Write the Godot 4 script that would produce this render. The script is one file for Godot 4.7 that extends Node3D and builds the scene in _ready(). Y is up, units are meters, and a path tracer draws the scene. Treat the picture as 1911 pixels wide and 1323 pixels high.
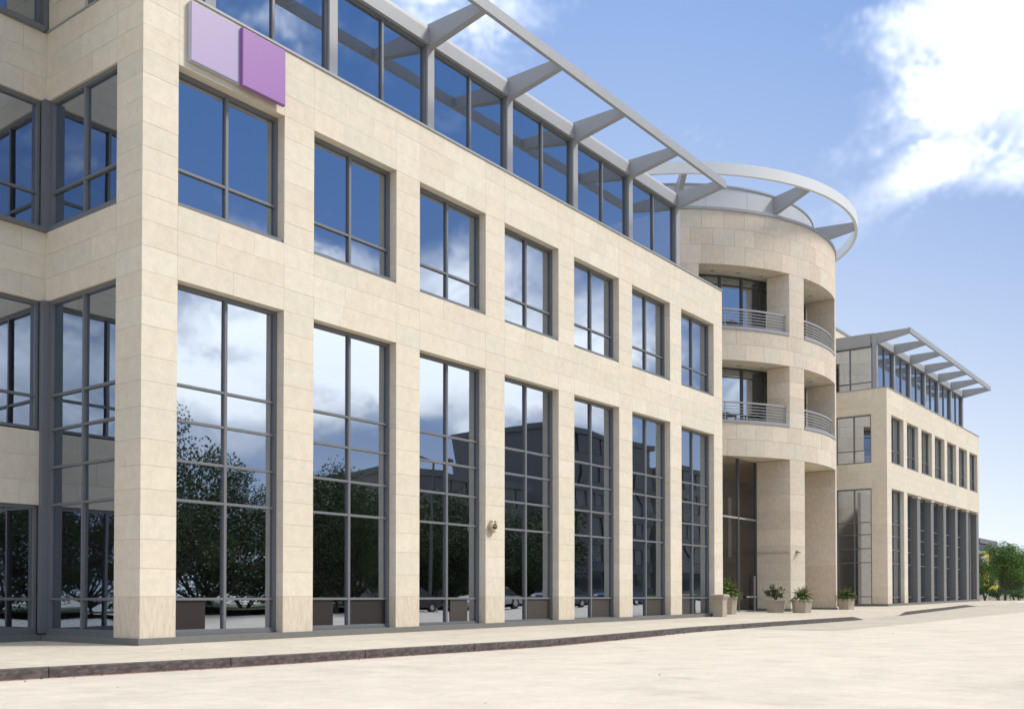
extends Node3D
# Limestone office building with a round entrance tower, seen along its street front.
# x runs along the front (away from the camera), z points out of the front towards the street, y is up.

const CAM := Vector3(-10.866, 0.922, 16.964)
const YAW := 37.089
const FOCAL := 1884.0
var rng := RandomNumberGenerator.new()
var boxes := {}
var M := {}
var names := {}
var stones := []          # stone tones
var tower_stones := []
var panels := {}          # thing -> list of [mesh, transform, material, weight]

# ------------------------------------------------------------------ helpers
func lin(r: float, g: float, b: float, a := 1.0) -> Color:
	var c := Color(r, g, b).linear_to_srgb(); c.a = a
	return c

func mat(c: Color, rough := 0.8, metal := 0.0, spec := 0.5) -> StandardMaterial3D:
	var m := StandardMaterial3D.new()
	m.albedo_color = c; m.roughness = rough; m.metallic = metal; m.metallic_specular = spec
	return m

func numbered(called: String) -> String:
	var n: int = names.get(called, 0)
	names[called] = n + 1
	return called if n == 0 else "%s_%03d" % [called, n]

func thing(called: String, label: String, category: String, at := Vector3.ZERO, turn := 0.0, group := "") -> Node3D:
	var o := Node3D.new()
	o.name = numbered(called)
	add_child(o)
	o.position = at; o.rotation.y = turn
	o.set_meta("label", label); o.set_meta("category", category)
	if group != "": o.set_meta("group", group)
	return o

func structure(called: String) -> Node3D:
	var o := Node3D.new()
	o.name = numbered(called)
	add_child(o)
	o.set_meta("kind", "structure")
	return o

func sub(called: String, parent: Node3D, at := Vector3.ZERO, turn := 0.0) -> Node3D:
	var o := Node3D.new()
	o.name = called
	parent.add_child(o, true)
	o.position = at; o.rotation.y = turn
	return o

func inst(called: String, mesh: Mesh, m: Material, parent: Node3D, at := Vector3.ZERO) -> MeshInstance3D:
	var o := MeshInstance3D.new()
	o.name = called
	o.mesh = mesh
	o.material_override = m
	parent.add_child(o, true)
	o.position = at
	return o

func box_mesh(s: Vector3) -> BoxMesh:
	var key := "%d %d %d" % [roundi(s.x * 1000), roundi(s.y * 1000), roundi(s.z * 1000)]
	if not boxes.has(key):
		var b := BoxMesh.new()
		b.size = s
		boxes[key] = b
	return boxes[key]

func bx(called: String, parent: Node3D, a: Vector3, b: Vector3, m: Material) -> MeshInstance3D:
	return inst(called, box_mesh((b - a).abs()), m, parent, (a + b) / 2)

func st_new() -> SurfaceTool:
	var st := SurfaceTool.new()
	st.begin(Mesh.PRIMITIVE_TRIANGLES)
	return st

func tri(st: SurfaceTool, a: Vector3, b: Vector3, c: Vector3, na: Vector3, nb: Vector3, nc: Vector3) -> void:
	if (b - a).cross(c - a).dot(na) > 0.0:
		st.set_normal(na); st.add_vertex(a); st.set_normal(nc); st.add_vertex(c); st.set_normal(nb); st.add_vertex(b)
	else:
		st.set_normal(na); st.add_vertex(a); st.set_normal(nb); st.add_vertex(b); st.set_normal(nc); st.add_vertex(c)

func quad(st: SurfaceTool, a: Vector3, b: Vector3, c: Vector3, d: Vector3, n: Vector3) -> void:
	tri(st, a, b, c, n, n, n); tri(st, a, c, d, n, n, n)

func quad4(st: SurfaceTool, a: Vector3, b: Vector3, c: Vector3, d: Vector3, na: Vector3, nb: Vector3, nc: Vector3, nd: Vector3) -> void:
	tri(st, a, b, c, na, nb, nc); tri(st, a, c, d, na, nc, nd)

func add_box(st: SurfaceTool, a: Vector3, b: Vector3) -> void:
	var l := Vector3(minf(a.x, b.x), minf(a.y, b.y), minf(a.z, b.z))
	var h := Vector3(maxf(a.x, b.x), maxf(a.y, b.y), maxf(a.z, b.z))
	quad(st, Vector3(l.x, l.y, h.z), Vector3(h.x, l.y, h.z), h, Vector3(l.x, h.y, h.z), Vector3.BACK)
	quad(st, Vector3(l.x, l.y, l.z), Vector3(h.x, l.y, l.z), Vector3(h.x, h.y, l.z), Vector3(l.x, h.y, l.z), Vector3.FORWARD)
	quad(st, Vector3(h.x, l.y, l.z), Vector3(h.x, l.y, h.z), h, Vector3(h.x, h.y, l.z), Vector3.RIGHT)
	quad(st, l, Vector3(l.x, l.y, h.z), Vector3(l.x, h.y, h.z), Vector3(l.x, h.y, l.z), Vector3.LEFT)
	quad(st, Vector3(l.x, h.y, l.z), Vector3(h.x, h.y, l.z), h, Vector3(l.x, h.y, h.z), Vector3.UP)
	quad(st, l, Vector3(h.x, l.y, l.z), Vector3(h.x, l.y, h.z), Vector3(l.x, l.y, h.z), Vector3.DOWN)

# closed prism over an x,z outline (convex or star-shaped round its middle)
func prism(outline: PackedVector2Array, y0: float, y1: float, smooth_to := -1, centre := Vector2.ZERO) -> ArrayMesh:
	var st := st_new()
	var mid := Vector2.ZERO
	for p in outline: mid += p
	mid /= outline.size()
	var n := outline.size()
	for i in n:
		var p := outline[i]
		var q := outline[(i + 1) % n]
		var e := (q - p).normalized()
		var out := Vector3(e.y, 0, -e.x)
		if Vector2(out.x, out.z).dot((p + q) / 2 - mid) < 0: out = -out
		var a := Vector3(p.x, y0, p.y)
		var b := Vector3(q.x, y0, q.y)
		var up := Vector3(0, y1 - y0, 0)
		if i < smooth_to:
			var na := Vector3(p.x - centre.x, 0, p.y - centre.y).normalized()
			var nb := Vector3(q.x - centre.x, 0, q.y - centre.y).normalized()
			quad4(st, a, b, b + up, a + up, na, nb, nb, na)
		else:
			quad(st, a, b, b + up, a + up, out)
		tri(st, a, b, Vector3(mid.x, y0, mid.y), Vector3.DOWN, Vector3.DOWN, Vector3.DOWN)
		tri(st, a + up, b + up, Vector3(mid.x, y1, mid.y), Vector3.UP, Vector3.UP, Vector3.UP)
	return st.commit()

# a curved block round (0,0): angle 0 points along +z, positive towards +x
func arc_block(a0: float, a1: float, r0: float, r1: float, y0: float, y1: float, seg := 3) -> ArrayMesh:
	var st := st_new()
	for i in seg:
		var t0 := deg_to_rad(lerpf(a0, a1, float(i) / seg))
		var t1 := deg_to_rad(lerpf(a0, a1, float(i + 1) / seg))
		var d0 := Vector3(sin(t0), 0, cos(t0))
		var d1 := Vector3(sin(t1), 0, cos(t1))
		var l := Vector3(0, y0, 0)
		var h := Vector3(0, y1, 0)
		quad4(st, d0 * r1 + l, d1 * r1 + l, d1 * r1 + h, d0 * r1 + h, d0, d1, d1, d0)
		quad4(st, d0 * r0 + l, d1 * r0 + l, d1 * r0 + h, d0 * r0 + h, -d0, -d1, -d1, -d0)
		quad(st, d0 * r0 + h, d0 * r1 + h, d1 * r1 + h, d1 * r0 + h, Vector3.UP)
		quad(st, d0 * r0 + l, d0 * r1 + l, d1 * r1 + l, d1 * r0 + l, Vector3.DOWN)
		if i == 0:
			quad(st, d0 * r0 + l, d0 * r1 + l, d0 * r1 + h, d0 * r0 + h, Vector3(-d0.z, 0, d0.x))
		if i == seg - 1:
			quad(st, d1 * r0 + l, d1 * r1 + l, d1 * r1 + h, d1 * r0 + h, Vector3(d1.z, 0, -d1.x))
	return st.commit()

func tube(st: SurfaceTool, a: Vector3, b: Vector3, ra: float, rb: float, sides := 7) -> void:
	var d := (b - a).normalized()
	var u := d.cross(Vector3.UP if absf(d.y) < 0.9 else Vector3.RIGHT).normalized()
	var v := d.cross(u)
	for i in sides:
		var t0 := TAU * i / sides
		var t1 := TAU * (i + 1) / sides
		var n0 := u * cos(t0) + v * sin(t0)
		var n1 := u * cos(t1) + v * sin(t1)
		quad4(st, a + n0 * ra, a + n1 * ra, b + n1 * rb, b + n0 * rb, n0, n1, n1, n0)
	for i in sides:
		var t0 := TAU * i / sides
		var t1 := TAU * (i + 1) / sides
		var n0 := u * cos(t0) + v * sin(t0)
		var n1 := u * cos(t1) + v * sin(t1)
		tri(st, a, a + n0 * ra, a + n1 * ra, -d, -d, -d)
		tri(st, b, b + n0 * rb, b + n1 * rb, d, d, d)

func lathe(st: SurfaceTool, prof: Array, sides := 20, at := Vector3.ZERO) -> void:
	for k in prof.size() - 1:
		var p: Vector2 = prof[k]
		var q: Vector2 = prof[k + 1]
		var slope := Vector2(q.y - p.y, p.x - q.x).normalized()
		for i in sides:
			var t0 := TAU * i / sides
			var t1 := TAU * (i + 1) / sides
			var c0 := Vector3(cos(t0), 0, sin(t0))
			var c1 := Vector3(cos(t1), 0, sin(t1))
			var n0 := (c0 * slope.x + Vector3.UP * slope.y).normalized()
			var n1 := (c1 * slope.x + Vector3.UP * slope.y).normalized()
			quad4(st, at + c0 * p.x + Vector3.UP * p.y, at + c1 * p.x + Vector3.UP * p.y, at + c1 * q.x + Vector3.UP * q.y, at + c0 * q.x + Vector3.UP * q.y, n0, n1, n1, n0)

# height of the pavement along the street; it rises gently away from the camera
func gy(x: float) -> float:
	var k := [[-60.0, -0.3], [0.0, 0.0], [25.0, 0.165], [47.0, 0.36], [72.0, 0.62]]
	if x <= -60.0: return -0.3
	for i in 4:
		if x <= k[i + 1][0]:
			return lerpf(k[i][1], k[i + 1][1], (x - k[i][0]) / (k[i + 1][0] - k[i][0]))
	return 0.62

# a place seen in the photograph's column px at a depth along the lens axis
func seen(px: float, depth: float) -> Vector3:
	var a := deg_to_rad(YAW)
	var p := CAM + Vector3(cos(a), 0, -sin(a)) * depth + Vector3(sin(a), 0, cos(a)) * (depth * (px - 955.5) / FOCAL)
	return Vector3(p.x, gy(p.x), p.z)

# ------------------------------------------------------------------ textures
func noise(seed_: int, freq: float, oct := 4, kind := FastNoiseLite.TYPE_SIMPLEX_SMOOTH) -> FastNoiseLite:
	var n := FastNoiseLite.new()
	n.seed = seed_; n.frequency = freq; n.noise_type = kind
	n.fractal_type = FastNoiseLite.FRACTAL_FBM; n.fractal_octaves = oct
	return n

# seamless picture from a function of two torus coordinates
func tile(size: int, f: Callable) -> ImageTexture:
	var im := Image.create_empty(size, size, false, Image.FORMAT_RGB8)
	for y in size:
		for x in size:
			im.set_pixel(x, y, f.call(x, y))
	return ImageTexture.create_from_image(im)

func seamless(n: FastNoiseLite, size: int) -> PackedFloat32Array:
	var im := n.get_seamless_image(size, size, false, false, 0.15, true)
	var out := PackedFloat32Array()
	out.resize(size * size)
	for y in size:
		for x in size:
			out[y * size + x] = im.get_pixel(x, y).r
	return out

func make_materials() -> void:
	var S := 512
	var a := seamless(noise(3, 0.012, 5), S)
	var b := seamless(noise(8, 0.05, 4), S)
	var c := seamless(noise(14, 0.22, 2), S)
	var w := noise(21, 0.02, 3)
	w.domain_warp_enabled = true; w.domain_warp_amplitude = 40.0; w.domain_warp_frequency = 0.01
	var v := seamless(w, S)
	# limestone: pale clouding, fine grain and faint warm veins
	var stone_tex := tile(S, func(x, y):
		var i: int = y * S + x
		var vein := clampf(1.0 - absf(v[i] - 0.5) * 9.0, 0.0, 1.0)
		var g: float = 0.98 + (a[i] - 0.5) * 0.05 + (b[i] - 0.5) * 0.022 + (c[i] - 0.5) * 0.018
		return Color(g - vein * 0.014, g - vein * 0.022, g - vein * 0.034))
	var grain := tile(S, func(x, y):
		var i: int = y * S + x
		var g: float = 0.5 + (b[i] - 0.5) * 0.5 + (c[i] - 0.5) * 0.5
		return Color(g, g, g))
	# concrete: patches, mottling and grit
	var conc_tex := tile(S, func(x, y):
		var i: int = y * S + x
		var g: float = 0.965 + (a[i] - 0.5) * 0.07 + (b[i] - 0.5) * 0.05 + (c[i] - 0.5) * 0.05
		return Color(g, g * 0.995, g * 0.985))
	var stain_tex := tile(S, func(x, y):
		var i: int = y * S + x
		var s := clampf((v[i] - 0.56) * 5.0, 0.0, 1.0) * clampf((b[i] - 0.35) * 3.0, 0.0, 1.0)
		var g := 1.0 - 0.045 * s - 0.018 * clampf((a[i] - 0.55) * 4.0, 0.0, 1.0)
		return Color(g, g * 0.99, g * 0.97))
	var streak_tex := tile(S, func(x, y):
		var i: int = ((y / 8 + 40) % S) * S + x
		var j: int = y * S + x
		var g: float = 0.955 + (b[i] - 0.5) * 0.11 + (a[j] - 0.5) * 0.06 + (c[j] - 0.5) * 0.025
		return Color(g, g - (b[i] - 0.5) * 0.03, g - (b[i] - 0.5) * 0.06))
	var vein_tex := tile(S, func(x, y):
		var i: int = ((y / 3 + x / 4) % S) * S + x
		var j: int = y * S + x
		var vein := clampf(1.0 - absf(v[i] - 0.5) * 7.0, 0.0, 1.0)
		var g: float = 0.97 + (b[i] - 0.5) * 0.08 + (c[j] - 0.5) * 0.03
		return Color(g - vein * 0.04, g - vein * 0.06, g - vein * 0.08))
	var paint_tex := tile(S, func(x, y):
		var i: int = y * S + x
		var worn := clampf((v[i] - 0.62) * 9.0, 0.0, 1.0)
		var g: float = 0.8 + (a[i] - 0.5) * 0.45 + (c[i] - 0.5) * 0.25
		return Color(g, g, g).lerp(Color(1, 1, 1), worn * 0.8))
	var tone := RandomNumberGenerator.new()
	tone.seed = 5
	for k in 10:
		var g := 1.0 + tone.randf_range(-0.05, 0.035)
		var warm := tone.randf_range(-0.016, 0.02)
		var m := mat(lin(0.68 * (g + warm), 0.62 * g, 0.505 * (g - warm)), 0.86, 0.0, 0.3)
		m.albedo_texture = stone_tex
		m.uv1_triplanar = true; m.uv1_world_triplanar = true
		m.uv1_scale = Vector3.ONE * 0.42
		m.uv1_offset = Vector3(tone.randf() * 3, tone.randf() * 3, tone.randf() * 3)
		stones.append(m)
	for k in 10:
		var g := 1.0 + tone.randf_range(-0.11, 0.06)
		var warm := tone.randf_range(-0.01, 0.035)
		var m := mat(lin(0.665 * (g + warm), 0.59 * g, 0.48 * (g - warm * 0.6)), 0.86, 0.0, 0.3)
		m.albedo_texture = streak_tex
		m.uv1_triplanar = true; m.uv1_world_triplanar = true
		m.uv1_scale = Vector3(0.5, 0.5, 0.5)
		m.uv1_offset = Vector3(tone.randf() * 3, tone.randf() * 3, tone.randf() * 3)
		tower_stones.append(m)
	M.foot = []
	for k in 3:
		var m := mat(lin(0.65, 0.58, 0.465), 0.86, 0.0, 0.3)
		m.albedo_texture = vein_tex
		m.uv1_triplanar = true; m.uv1_world_triplanar = true
		m.uv1_scale = Vector3(0.8, 0.35, 0.8)
		m.uv1_offset = Vector3(k * 0.41, k * 0.23, k * 0.67)
		M.foot.append(m)
	M.mortar = mat(lin(0.50, 0.445, 0.36), 0.95)
	M.soffit = mat(lin(0.70, 0.65, 0.55), 0.9)
	M.soffit.albedo_texture = conc_tex
	M.soffit.uv1_triplanar = true; M.soffit.uv1_world_triplanar = true; M.soffit.uv1_scale = Vector3.ONE * 0.2
	M.frame = mat(lin(0.155, 0.16, 0.17), 0.42, 0.0, 0.5)
	M.frame_dark = mat(lin(0.075, 0.075, 0.075), 0.5)
	M.metal = mat(lin(0.31, 0.315, 0.325), 0.45, 0.0, 0.5)
	M.metal_pale = mat(lin(0.32, 0.328, 0.335), 0.45, 0.0, 0.5)
	M.sheet = mat(lin(0.50, 0.51, 0.515), 0.4, 0.1, 0.5)
	M.ring = mat(lin(0.64, 0.655, 0.65), 0.42)
	M.plinth = mat(lin(0.17, 0.17, 0.16), 0.85)
	M.plinth.albedo_texture = conc_tex
	M.plinth.uv1_triplanar = true; M.plinth.uv1_world_triplanar = true
	var film_tex := tile(S, func(x, y):
		var i: int = y * S + x
		var g: float = 0.985 + (a[i] - 0.5) * 0.03 + (b[i] - 0.5) * 0.012
		return Color(g, g, g))
	for k in ["frame", "metal", "metal_pale", "sheet"]:
		M[k].albedo_texture = film_tex
		M[k].uv1_triplanar = true; M[k].uv1_world_triplanar = true; M[k].uv1_scale = Vector3.ONE * 0.3
	# solar glass: a mirror coating that lets part of the view through
	var white := Image.create_empty(4, 4, false, Image.FORMAT_RGB8)
	white.fill(Color.WHITE)
	var g := mat(lin(0.495, 0.55, 0.625, 0.87), 0.012, 1.0)
	g.albedo_texture = ImageTexture.create_from_image(white)
	g.transparency = BaseMaterial3D.TRANSPARENCY_ALPHA
	M.glass = g
	var cg := mat(lin(0.02, 0.018, 0.016, 0.35), 0.02, 0.0, 0.5)
	cg.transparency = BaseMaterial3D.TRANSPARENCY_ALPHA
	M.clear = cg
	M.lobby = mat(lin(0.16, 0.085, 0.055), 0.6)
	M.carpet = mat(lin(0.14, 0.13, 0.12), 0.95)
	M.inner = mat(lin(0.42, 0.40, 0.37), 0.95)
	M.board = mat(lin(0.016, 0.011, 0.010), 0.5)
	M.board_pale = mat(lin(0.05, 0.043, 0.036), 0.5)
	M.desk = mat(lin(0.5, 0.5, 0.47), 0.6)
	M.roofing = mat(lin(0.3, 0.3, 0.29), 0.95)
	M.sign_pale = mat(lin(0.33, 0.275, 0.425), 0.4)
	M.sign_deep = mat(lin(0.262, 0.115, 0.335), 0.4)
	M.sign_edge = mat(lin(0.44, 0.47, 0.52), 0.4)
	# ground
	var road := mat(lin(0.51, 0.48, 0.43), 0.93, 0.0, 0.3)
	road.albedo_texture = conc_tex
	road.uv1_triplanar = true; road.uv1_world_triplanar = true; road.uv1_scale = Vector3.ONE * 0.13
	road.detail_enabled = true; road.detail_albedo = stain_tex; road.detail_blend_mode = BaseMaterial3D.BLEND_MODE_MUL
	road.detail_uv_layer = BaseMaterial3D.DETAIL_UV_2
	road.uv2_triplanar = true; road.uv2_world_triplanar = true; road.uv2_scale = Vector3.ONE * 0.041
	road.heightmap_enabled = true; road.heightmap_texture = grain; road.heightmap_scale = 0.15
	M.road = road
	var patch: StandardMaterial3D = road.duplicate()
	patch.albedo_color = lin(0.41, 0.39, 0.345)
	patch.uv1_offset = Vector3(0.3, 0.2, 0.7)
	M.patch = patch
	M.slabs = []
	for k in 4:
		var s: StandardMaterial3D = road.duplicate()
		var t: float = [1.0, 0.95, 1.03, 0.97][k]
		s.albedo_color = lin(0.50 * t, 0.465 * t, 0.405 * t)
		s.uv1_scale = Vector3.ONE * 0.3
		s.uv2_scale = Vector3.ONE * 0.14
		s.uv1_offset = Vector3(k * 0.37, 0, k * 0.21)
		M.slabs.append(s)
	M.kerb = mat(lin(0.135, 0.116, 0.109), 0.8)
	M.kerb.albedo_texture = paint_tex
	M.kerb.uv1_triplanar = true; M.kerb.uv1_world_triplanar = true; M.kerb.uv1_scale = Vector3(0.7, 1.4, 0.7)
	M.kerb_bare = mat(lin(0.46, 0.43, 0.38), 0.9)
	M.kerb_bare.albedo_texture = conc_tex
	M.kerb_bare.uv1_triplanar = true; M.kerb_bare.uv1_world_triplanar = true
	M.red_line = mat(lin(0.50, 0.20, 0.15), 0.85)
	M.red_line.albedo_texture = paint_tex
	M.red_line.uv1_triplanar = true; M.red_line.uv1_world_triplanar = true
	M.litter = mat(lin(0.12, 0.09, 0.06), 0.95)
	M.grass = mat(lin(0.07, 0.09, 0.03), 0.95)
	M.grass.albedo_texture = conc_tex
	M.grass.uv1_triplanar = true; M.grass.uv1_world_triplanar = true
	M.pot = mat(lin(0.42, 0.37, 0.30), 0.9)
	M.pot.albedo_texture = conc_tex
	M.pot.uv1_triplanar = true
	M.soil = mat(lin(0.04, 0.03, 0.02), 0.95)
	M.bark = mat(lin(0.06, 0.05, 0.04), 0.95)
	M.leaf = leaf_material()
	M.black = mat(lin(0.02, 0.02, 0.02), 0.5)
	M.brass = mat(lin(0.45, 0.39, 0.28), 0.4, 0.3)
	M.far_wall = mat(lin(0.10, 0.10, 0.105), 0.8)
	M.far_wall_2 = mat(lin(0.16, 0.145, 0.13), 0.85)
	M.far_glass = mat(lin(0.03, 0.035, 0.04), 0.08)
	M.white_wall = mat(lin(0.75, 0.75, 0.73), 0.7)
	M.yellow = mat(lin(0.80, 0.62, 0.03), 0.6)
	M.cream = mat(lin(0.72, 0.62, 0.42), 0.8)
	M.grey_roof = mat(lin(0.13, 0.135, 0.15), 0.6)
	M.tyre = mat(lin(0.02, 0.02, 0.02), 0.8)
	M.chrome = mat(lin(0.6, 0.6, 0.6), 0.2, 1.0)
	M.lamp_lens = mat(lin(0.8, 0.8, 0.76), 0.2)

func leaf_material() -> StandardMaterial3D:
	var m := mat(Color.WHITE, 0.65, 0.0, 0.4)
	m.vertex_color_use_as_albedo = true
	m.backlight_enabled = true; m.backlight = Color(0.35, 0.4, 0.2)
	return m

# ------------------------------------------------------------------ sky
func blob(az: float, el: float, a: float, e: float, wa: float, we: float) -> float:
	var da := wrapf(az - a, -180.0, 180.0) / wa
	var de := (el - e) / we
	return exp(-(da * da + de * de))

func make_sky() -> Sky:
	# azimuth: 0 along +x, positive towards +z (the street side)
	var W := 2048
	var H := 1024
	var im := Image.create_empty(W, H, false, Image.FORMAT_RGBF)
	var n1 := noise(11, 1.9, 6)
	n1.domain_warp_enabled = true; n1.domain_warp_amplitude = 0.25; n1.domain_warp_frequency = 1.6
	var n2 := noise(12, 5.2, 4)
	var below := Color(0.5, 0.47, 0.42)
	for y in H:
		var el := 90.0 - 180.0 * (y + 0.5) / H
		var se := sin(deg_to_rad(el))
		var ce := cos(deg_to_rad(el))
		if el < -1.0:
			for x in W: im.set_pixel(x, y, below)
			continue
		var up := clampf(se, 0.0, 1.0)
		var haze := pow(1.0 - up, 5.0)
		for x in W:
			var t := TAU * (x + 0.5) / W
			var d := Vector3(sin(t) * ce, se, -cos(t) * ce)
			var az := rad_to_deg(atan2(d.z, d.x))
			# the air: paler towards the horizon, deeper blue away from it; deepest over the street side
			var deep := smoothstep(0.35, 0.9, 0.5 + 0.5 * cos(deg_to_rad(wrapf(az - 75.0, -180.0, 180.0))))
			var zen := Color(0.075, 0.162, 0.369).lerp(Color(0.054, 0.135, 0.322), deep)
			var hor := Color(0.544, 0.575, 0.580).lerp(Color(0.386, 0.426, 0.457), deep)
			var air := zen.lerp(hor, pow(1.0 - up, lerpf(2.6, 5.0, deep)))
			# clouds lie in a layer: sample by the direction flattened towards the horizon
			var q := Vector3(d.x, d.y * 2.1, d.z)
			var n := n1.get_noise_3d(q.x, q.y, q.z) * 0.75 + n2.get_noise_3d(q.x, q.y, q.z) * 0.14
			var bias := -0.34
			bias += 0.62 * blob(az, el, -9.5, 27.0, 8.0, 5.8)
			bias += 0.42 * blob(az, el, -8.0, 21.5, 8.0, 3.2)
			bias += 0.42 * blob(az, el, -40.5, 31.0, 6.0, 3.6)
			bias += 0.68 * blob(az, el, 46.0, 13.8, 17.0, 5.8)
			bias += 0.34 * blob(az, el, 38.0, 19.5, 5.0, 4.5)
			bias += 0.40 * blob(az, el, 62.0, 12.0, 18.0, 6.0)
			bias += 0.62 * blob(az, el, 112.0, 11.5, 28.0, 6.0)
			bias += 0.45 * blob(az, el, -115.0, 22.0, 45.0, 12.0)  # unseen cloud, thickened to add fill light
			bias += 0.52 * blob(az, el, 172.0, 26.0, 45.0, 15.0)  # unseen cloud, thickened to brighten the faces turned to -x
			bias += 0.12 * haze + 0.70 * smoothstep(34.0, 54.0, el)  # cloud cover added overhead, out of view, to raise the fill light
			var cover := smoothstep(-0.04, 0.54, n + bias)
			var lit := 1.12 + 0.33 * smoothstep(0.1, 0.6, n + bias) - 0.2 * clampf(-n2.get_noise_3d(q.x + 3.0, q.y * 1.5, q.z), 0.0, 1.0)
			lit *= lerpf(0.62, 1.0, smoothstep(9.0, 34.0, el))
			var cloud := Color(lit, lit * 1.01, lit * 1.02)
			var c := air.lerp(cloud, cover)
			im.set_pixel(x, y, c)
	var sm := PanoramaSkyMaterial.new()
	sm.panorama = ImageTexture.create_from_image(im)
	var s := Sky.new()
	s.sky_material = sm
	return s

# ------------------------------------------------------------------ stone
# stone blocks of a thing are collected, the ones that show largest become parts, the rest one mass
func stone(owner_: Node3D, mesh: Mesh, at: Vector3, m: Material, size: float) -> void:
	if not panels.has(owner_): panels[owner_] = []
	var d := (owner_.position + at - CAM).length()
	panels[owner_].append([mesh, at, m, size / (d * d)])

func block(owner_: Node3D, a: Vector3, b: Vector3, gap := 0.0022, set_of := stones) -> void:
	var g := Vector3(gap, gap, 0)
	var s := (b - a).abs()
	if s.x < s.z and s.x < 0.5: g = Vector3(0, gap, gap)
	var lo := Vector3(minf(a.x, b.x), minf(a.y, b.y), minf(a.z, b.z)) + g
	var hi := Vector3(maxf(a.x, b.x), maxf(a.y, b.y), maxf(a.z, b.z)) - g
	var mesh := box_mesh(hi - lo)
	stone(owner_, mesh, (lo + hi) / 2 + Vector3(0, 0, 0), set_of[rng.randi() % set_of.size()], maxf(s.x, s.z) * s.y)

func lay_stones() -> void:
	for o in panels:
		var list: Array = panels[o]
		list.sort_custom(func(p, q): return p[3] > q[3])
		var st_by := {}
		for i in list.size():
			var p: Array = list[i]
			if i < 298:
				inst("stone_panel", p[0], p[2], o, p[1])
			else:
				if not st_by.has(p[2]): st_by[p[2]] = SurfaceTool.new()
				st_by[p[2]].append_from(p[0], 0, Transform3D(Basis.IDENTITY, p[1]))
		if st_by:
			var am := ArrayMesh.new()
			for m in st_by:
				st_by[m].set_material(m)
				st_by[m].commit(am)
			var o2 := MeshInstance3D.new()
			o2.name = "stone_cladding"
			o2.mesh = am
			o2.set_meta("kind", "stuff")
			o.add_child(o2, true)

# ------------------------------------------------------------------ windows
# local frame: x along the wall, y up, z out of the wall; the origin is the lower left corner of the opening
func window(owner_: Node3D, at: Vector3, turn: float, w: float, h: float, vs: Array, hs: Array, f := 0.06, sill := 0.0, fm: Material = null) -> Node3D:
	if fm == null: fm = M.frame
	var o := sub("window", owner_, at, turn)
	var st := st_new()
	add_box(st, Vector3(0, 0, -0.07), Vector3(f, h, 0.05))
	add_box(st, Vector3(w - f, 0, -0.07), Vector3(w, h, 0.05))
	add_box(st, Vector3(f, h - f * 1.2, -0.07), Vector3(w - f, h, 0.048))
	add_box(st, Vector3(f, 0, -0.07), Vector3(w - f, f, 0.048))
	inst("frame", st.commit(), fm, o)
	var xs := [0.0]; xs.append_array(vs); xs.append(w)
	var ys := [0.0]; ys.append_array(hs); ys.append(h)
	for v in vs:
		bx("mullion", o, Vector3(v - f * 0.55, f, -0.06), Vector3(v + f * 0.55, h - f * 1.2, 0.04), fm)
	for t in hs:
		for i in xs.size() - 1:
			var x0: float = xs[i] + (f if i == 0 else f * 0.55)
			var x1: float = xs[i + 1] - (f if i == xs.size() - 2 else f * 0.55)
			bx("transom", o, Vector3(x0, t - f * 0.42, -0.055), Vector3(x1, t + f * 0.42, 0.035), fm)
	for i in xs.size() - 1:
		for j in ys.size() - 1:
			var pw: float = xs[i + 1] - xs[i] - f * 0.4
			var ph: float = ys[j + 1] - ys[j] - f * 0.3
			var p := inst("pane", pane_mesh(pw, ph), M.glass, o, Vector3((xs[i] + xs[i + 1]) / 2, (ys[j] + ys[j + 1]) / 2, -0.02))
			p.rotation = Vector3(rng.randfn(0, 0.0012), rng.randfn(0, 0.0014), 0)
	if sill > 0:
		bx("sill", o, Vector3(-0.004, -sill, -0.1), Vector3(w + 0.004, -0.003, 0.235), fm)
	return o

# sealed glass is never quite flat: each pane bows by about a millimetre
func pane_mesh(w: float, h: float) -> ArrayMesh:
	var st := st_new()
	var d := rng.randfn(0, 0.0007)
	var tw := rng.randfn(0, 0.0005)
	var n := 6
	var at := func(i: int, j: int) -> Array:
		var u := float(i) / n * 2 - 1
		var v := float(j) / n * 2 - 1
		var z := d * (1 - u * u) * (1 - v * v) + tw * u * v
		var zu := d * -2 * u * (1 - v * v) + tw * v
		var zv := d * -2 * v * (1 - u * u) + tw * u
		return [Vector3(u * w / 2, v * h / 2, z), Vector3(-zu / (w / 2), -zv / (h / 2), 1).normalized()]
	for i in n:
		for j in n:
			var a: Array = at.call(i, j)
			var b: Array = at.call(i + 1, j)
			var c: Array = at.call(i + 1, j + 1)
			var e: Array = at.call(i, j + 1)
			quad4(st, a[0], b[0], c[0], e[0], a[1], b[1], c[1], e[1])
	return st.commit()

const HEAD1 := 7.08
const SILL2 := 8.53
const HEAD2 := 11.3
const TOP := 12.74
const COURSES := [0.1, 0.92, 1.45, 2.0, 2.47, 2.95, 3.4, 3.9, 4.5, 5.0, 5.47, 6.05, 6.6, 7.08, 7.56, 8.05, 8.53, 9.0, 9.45, 9.9, 10.37, 10.85, 11.3, 11.78, 12.26, 12.74]
const REC := 0.22

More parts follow.
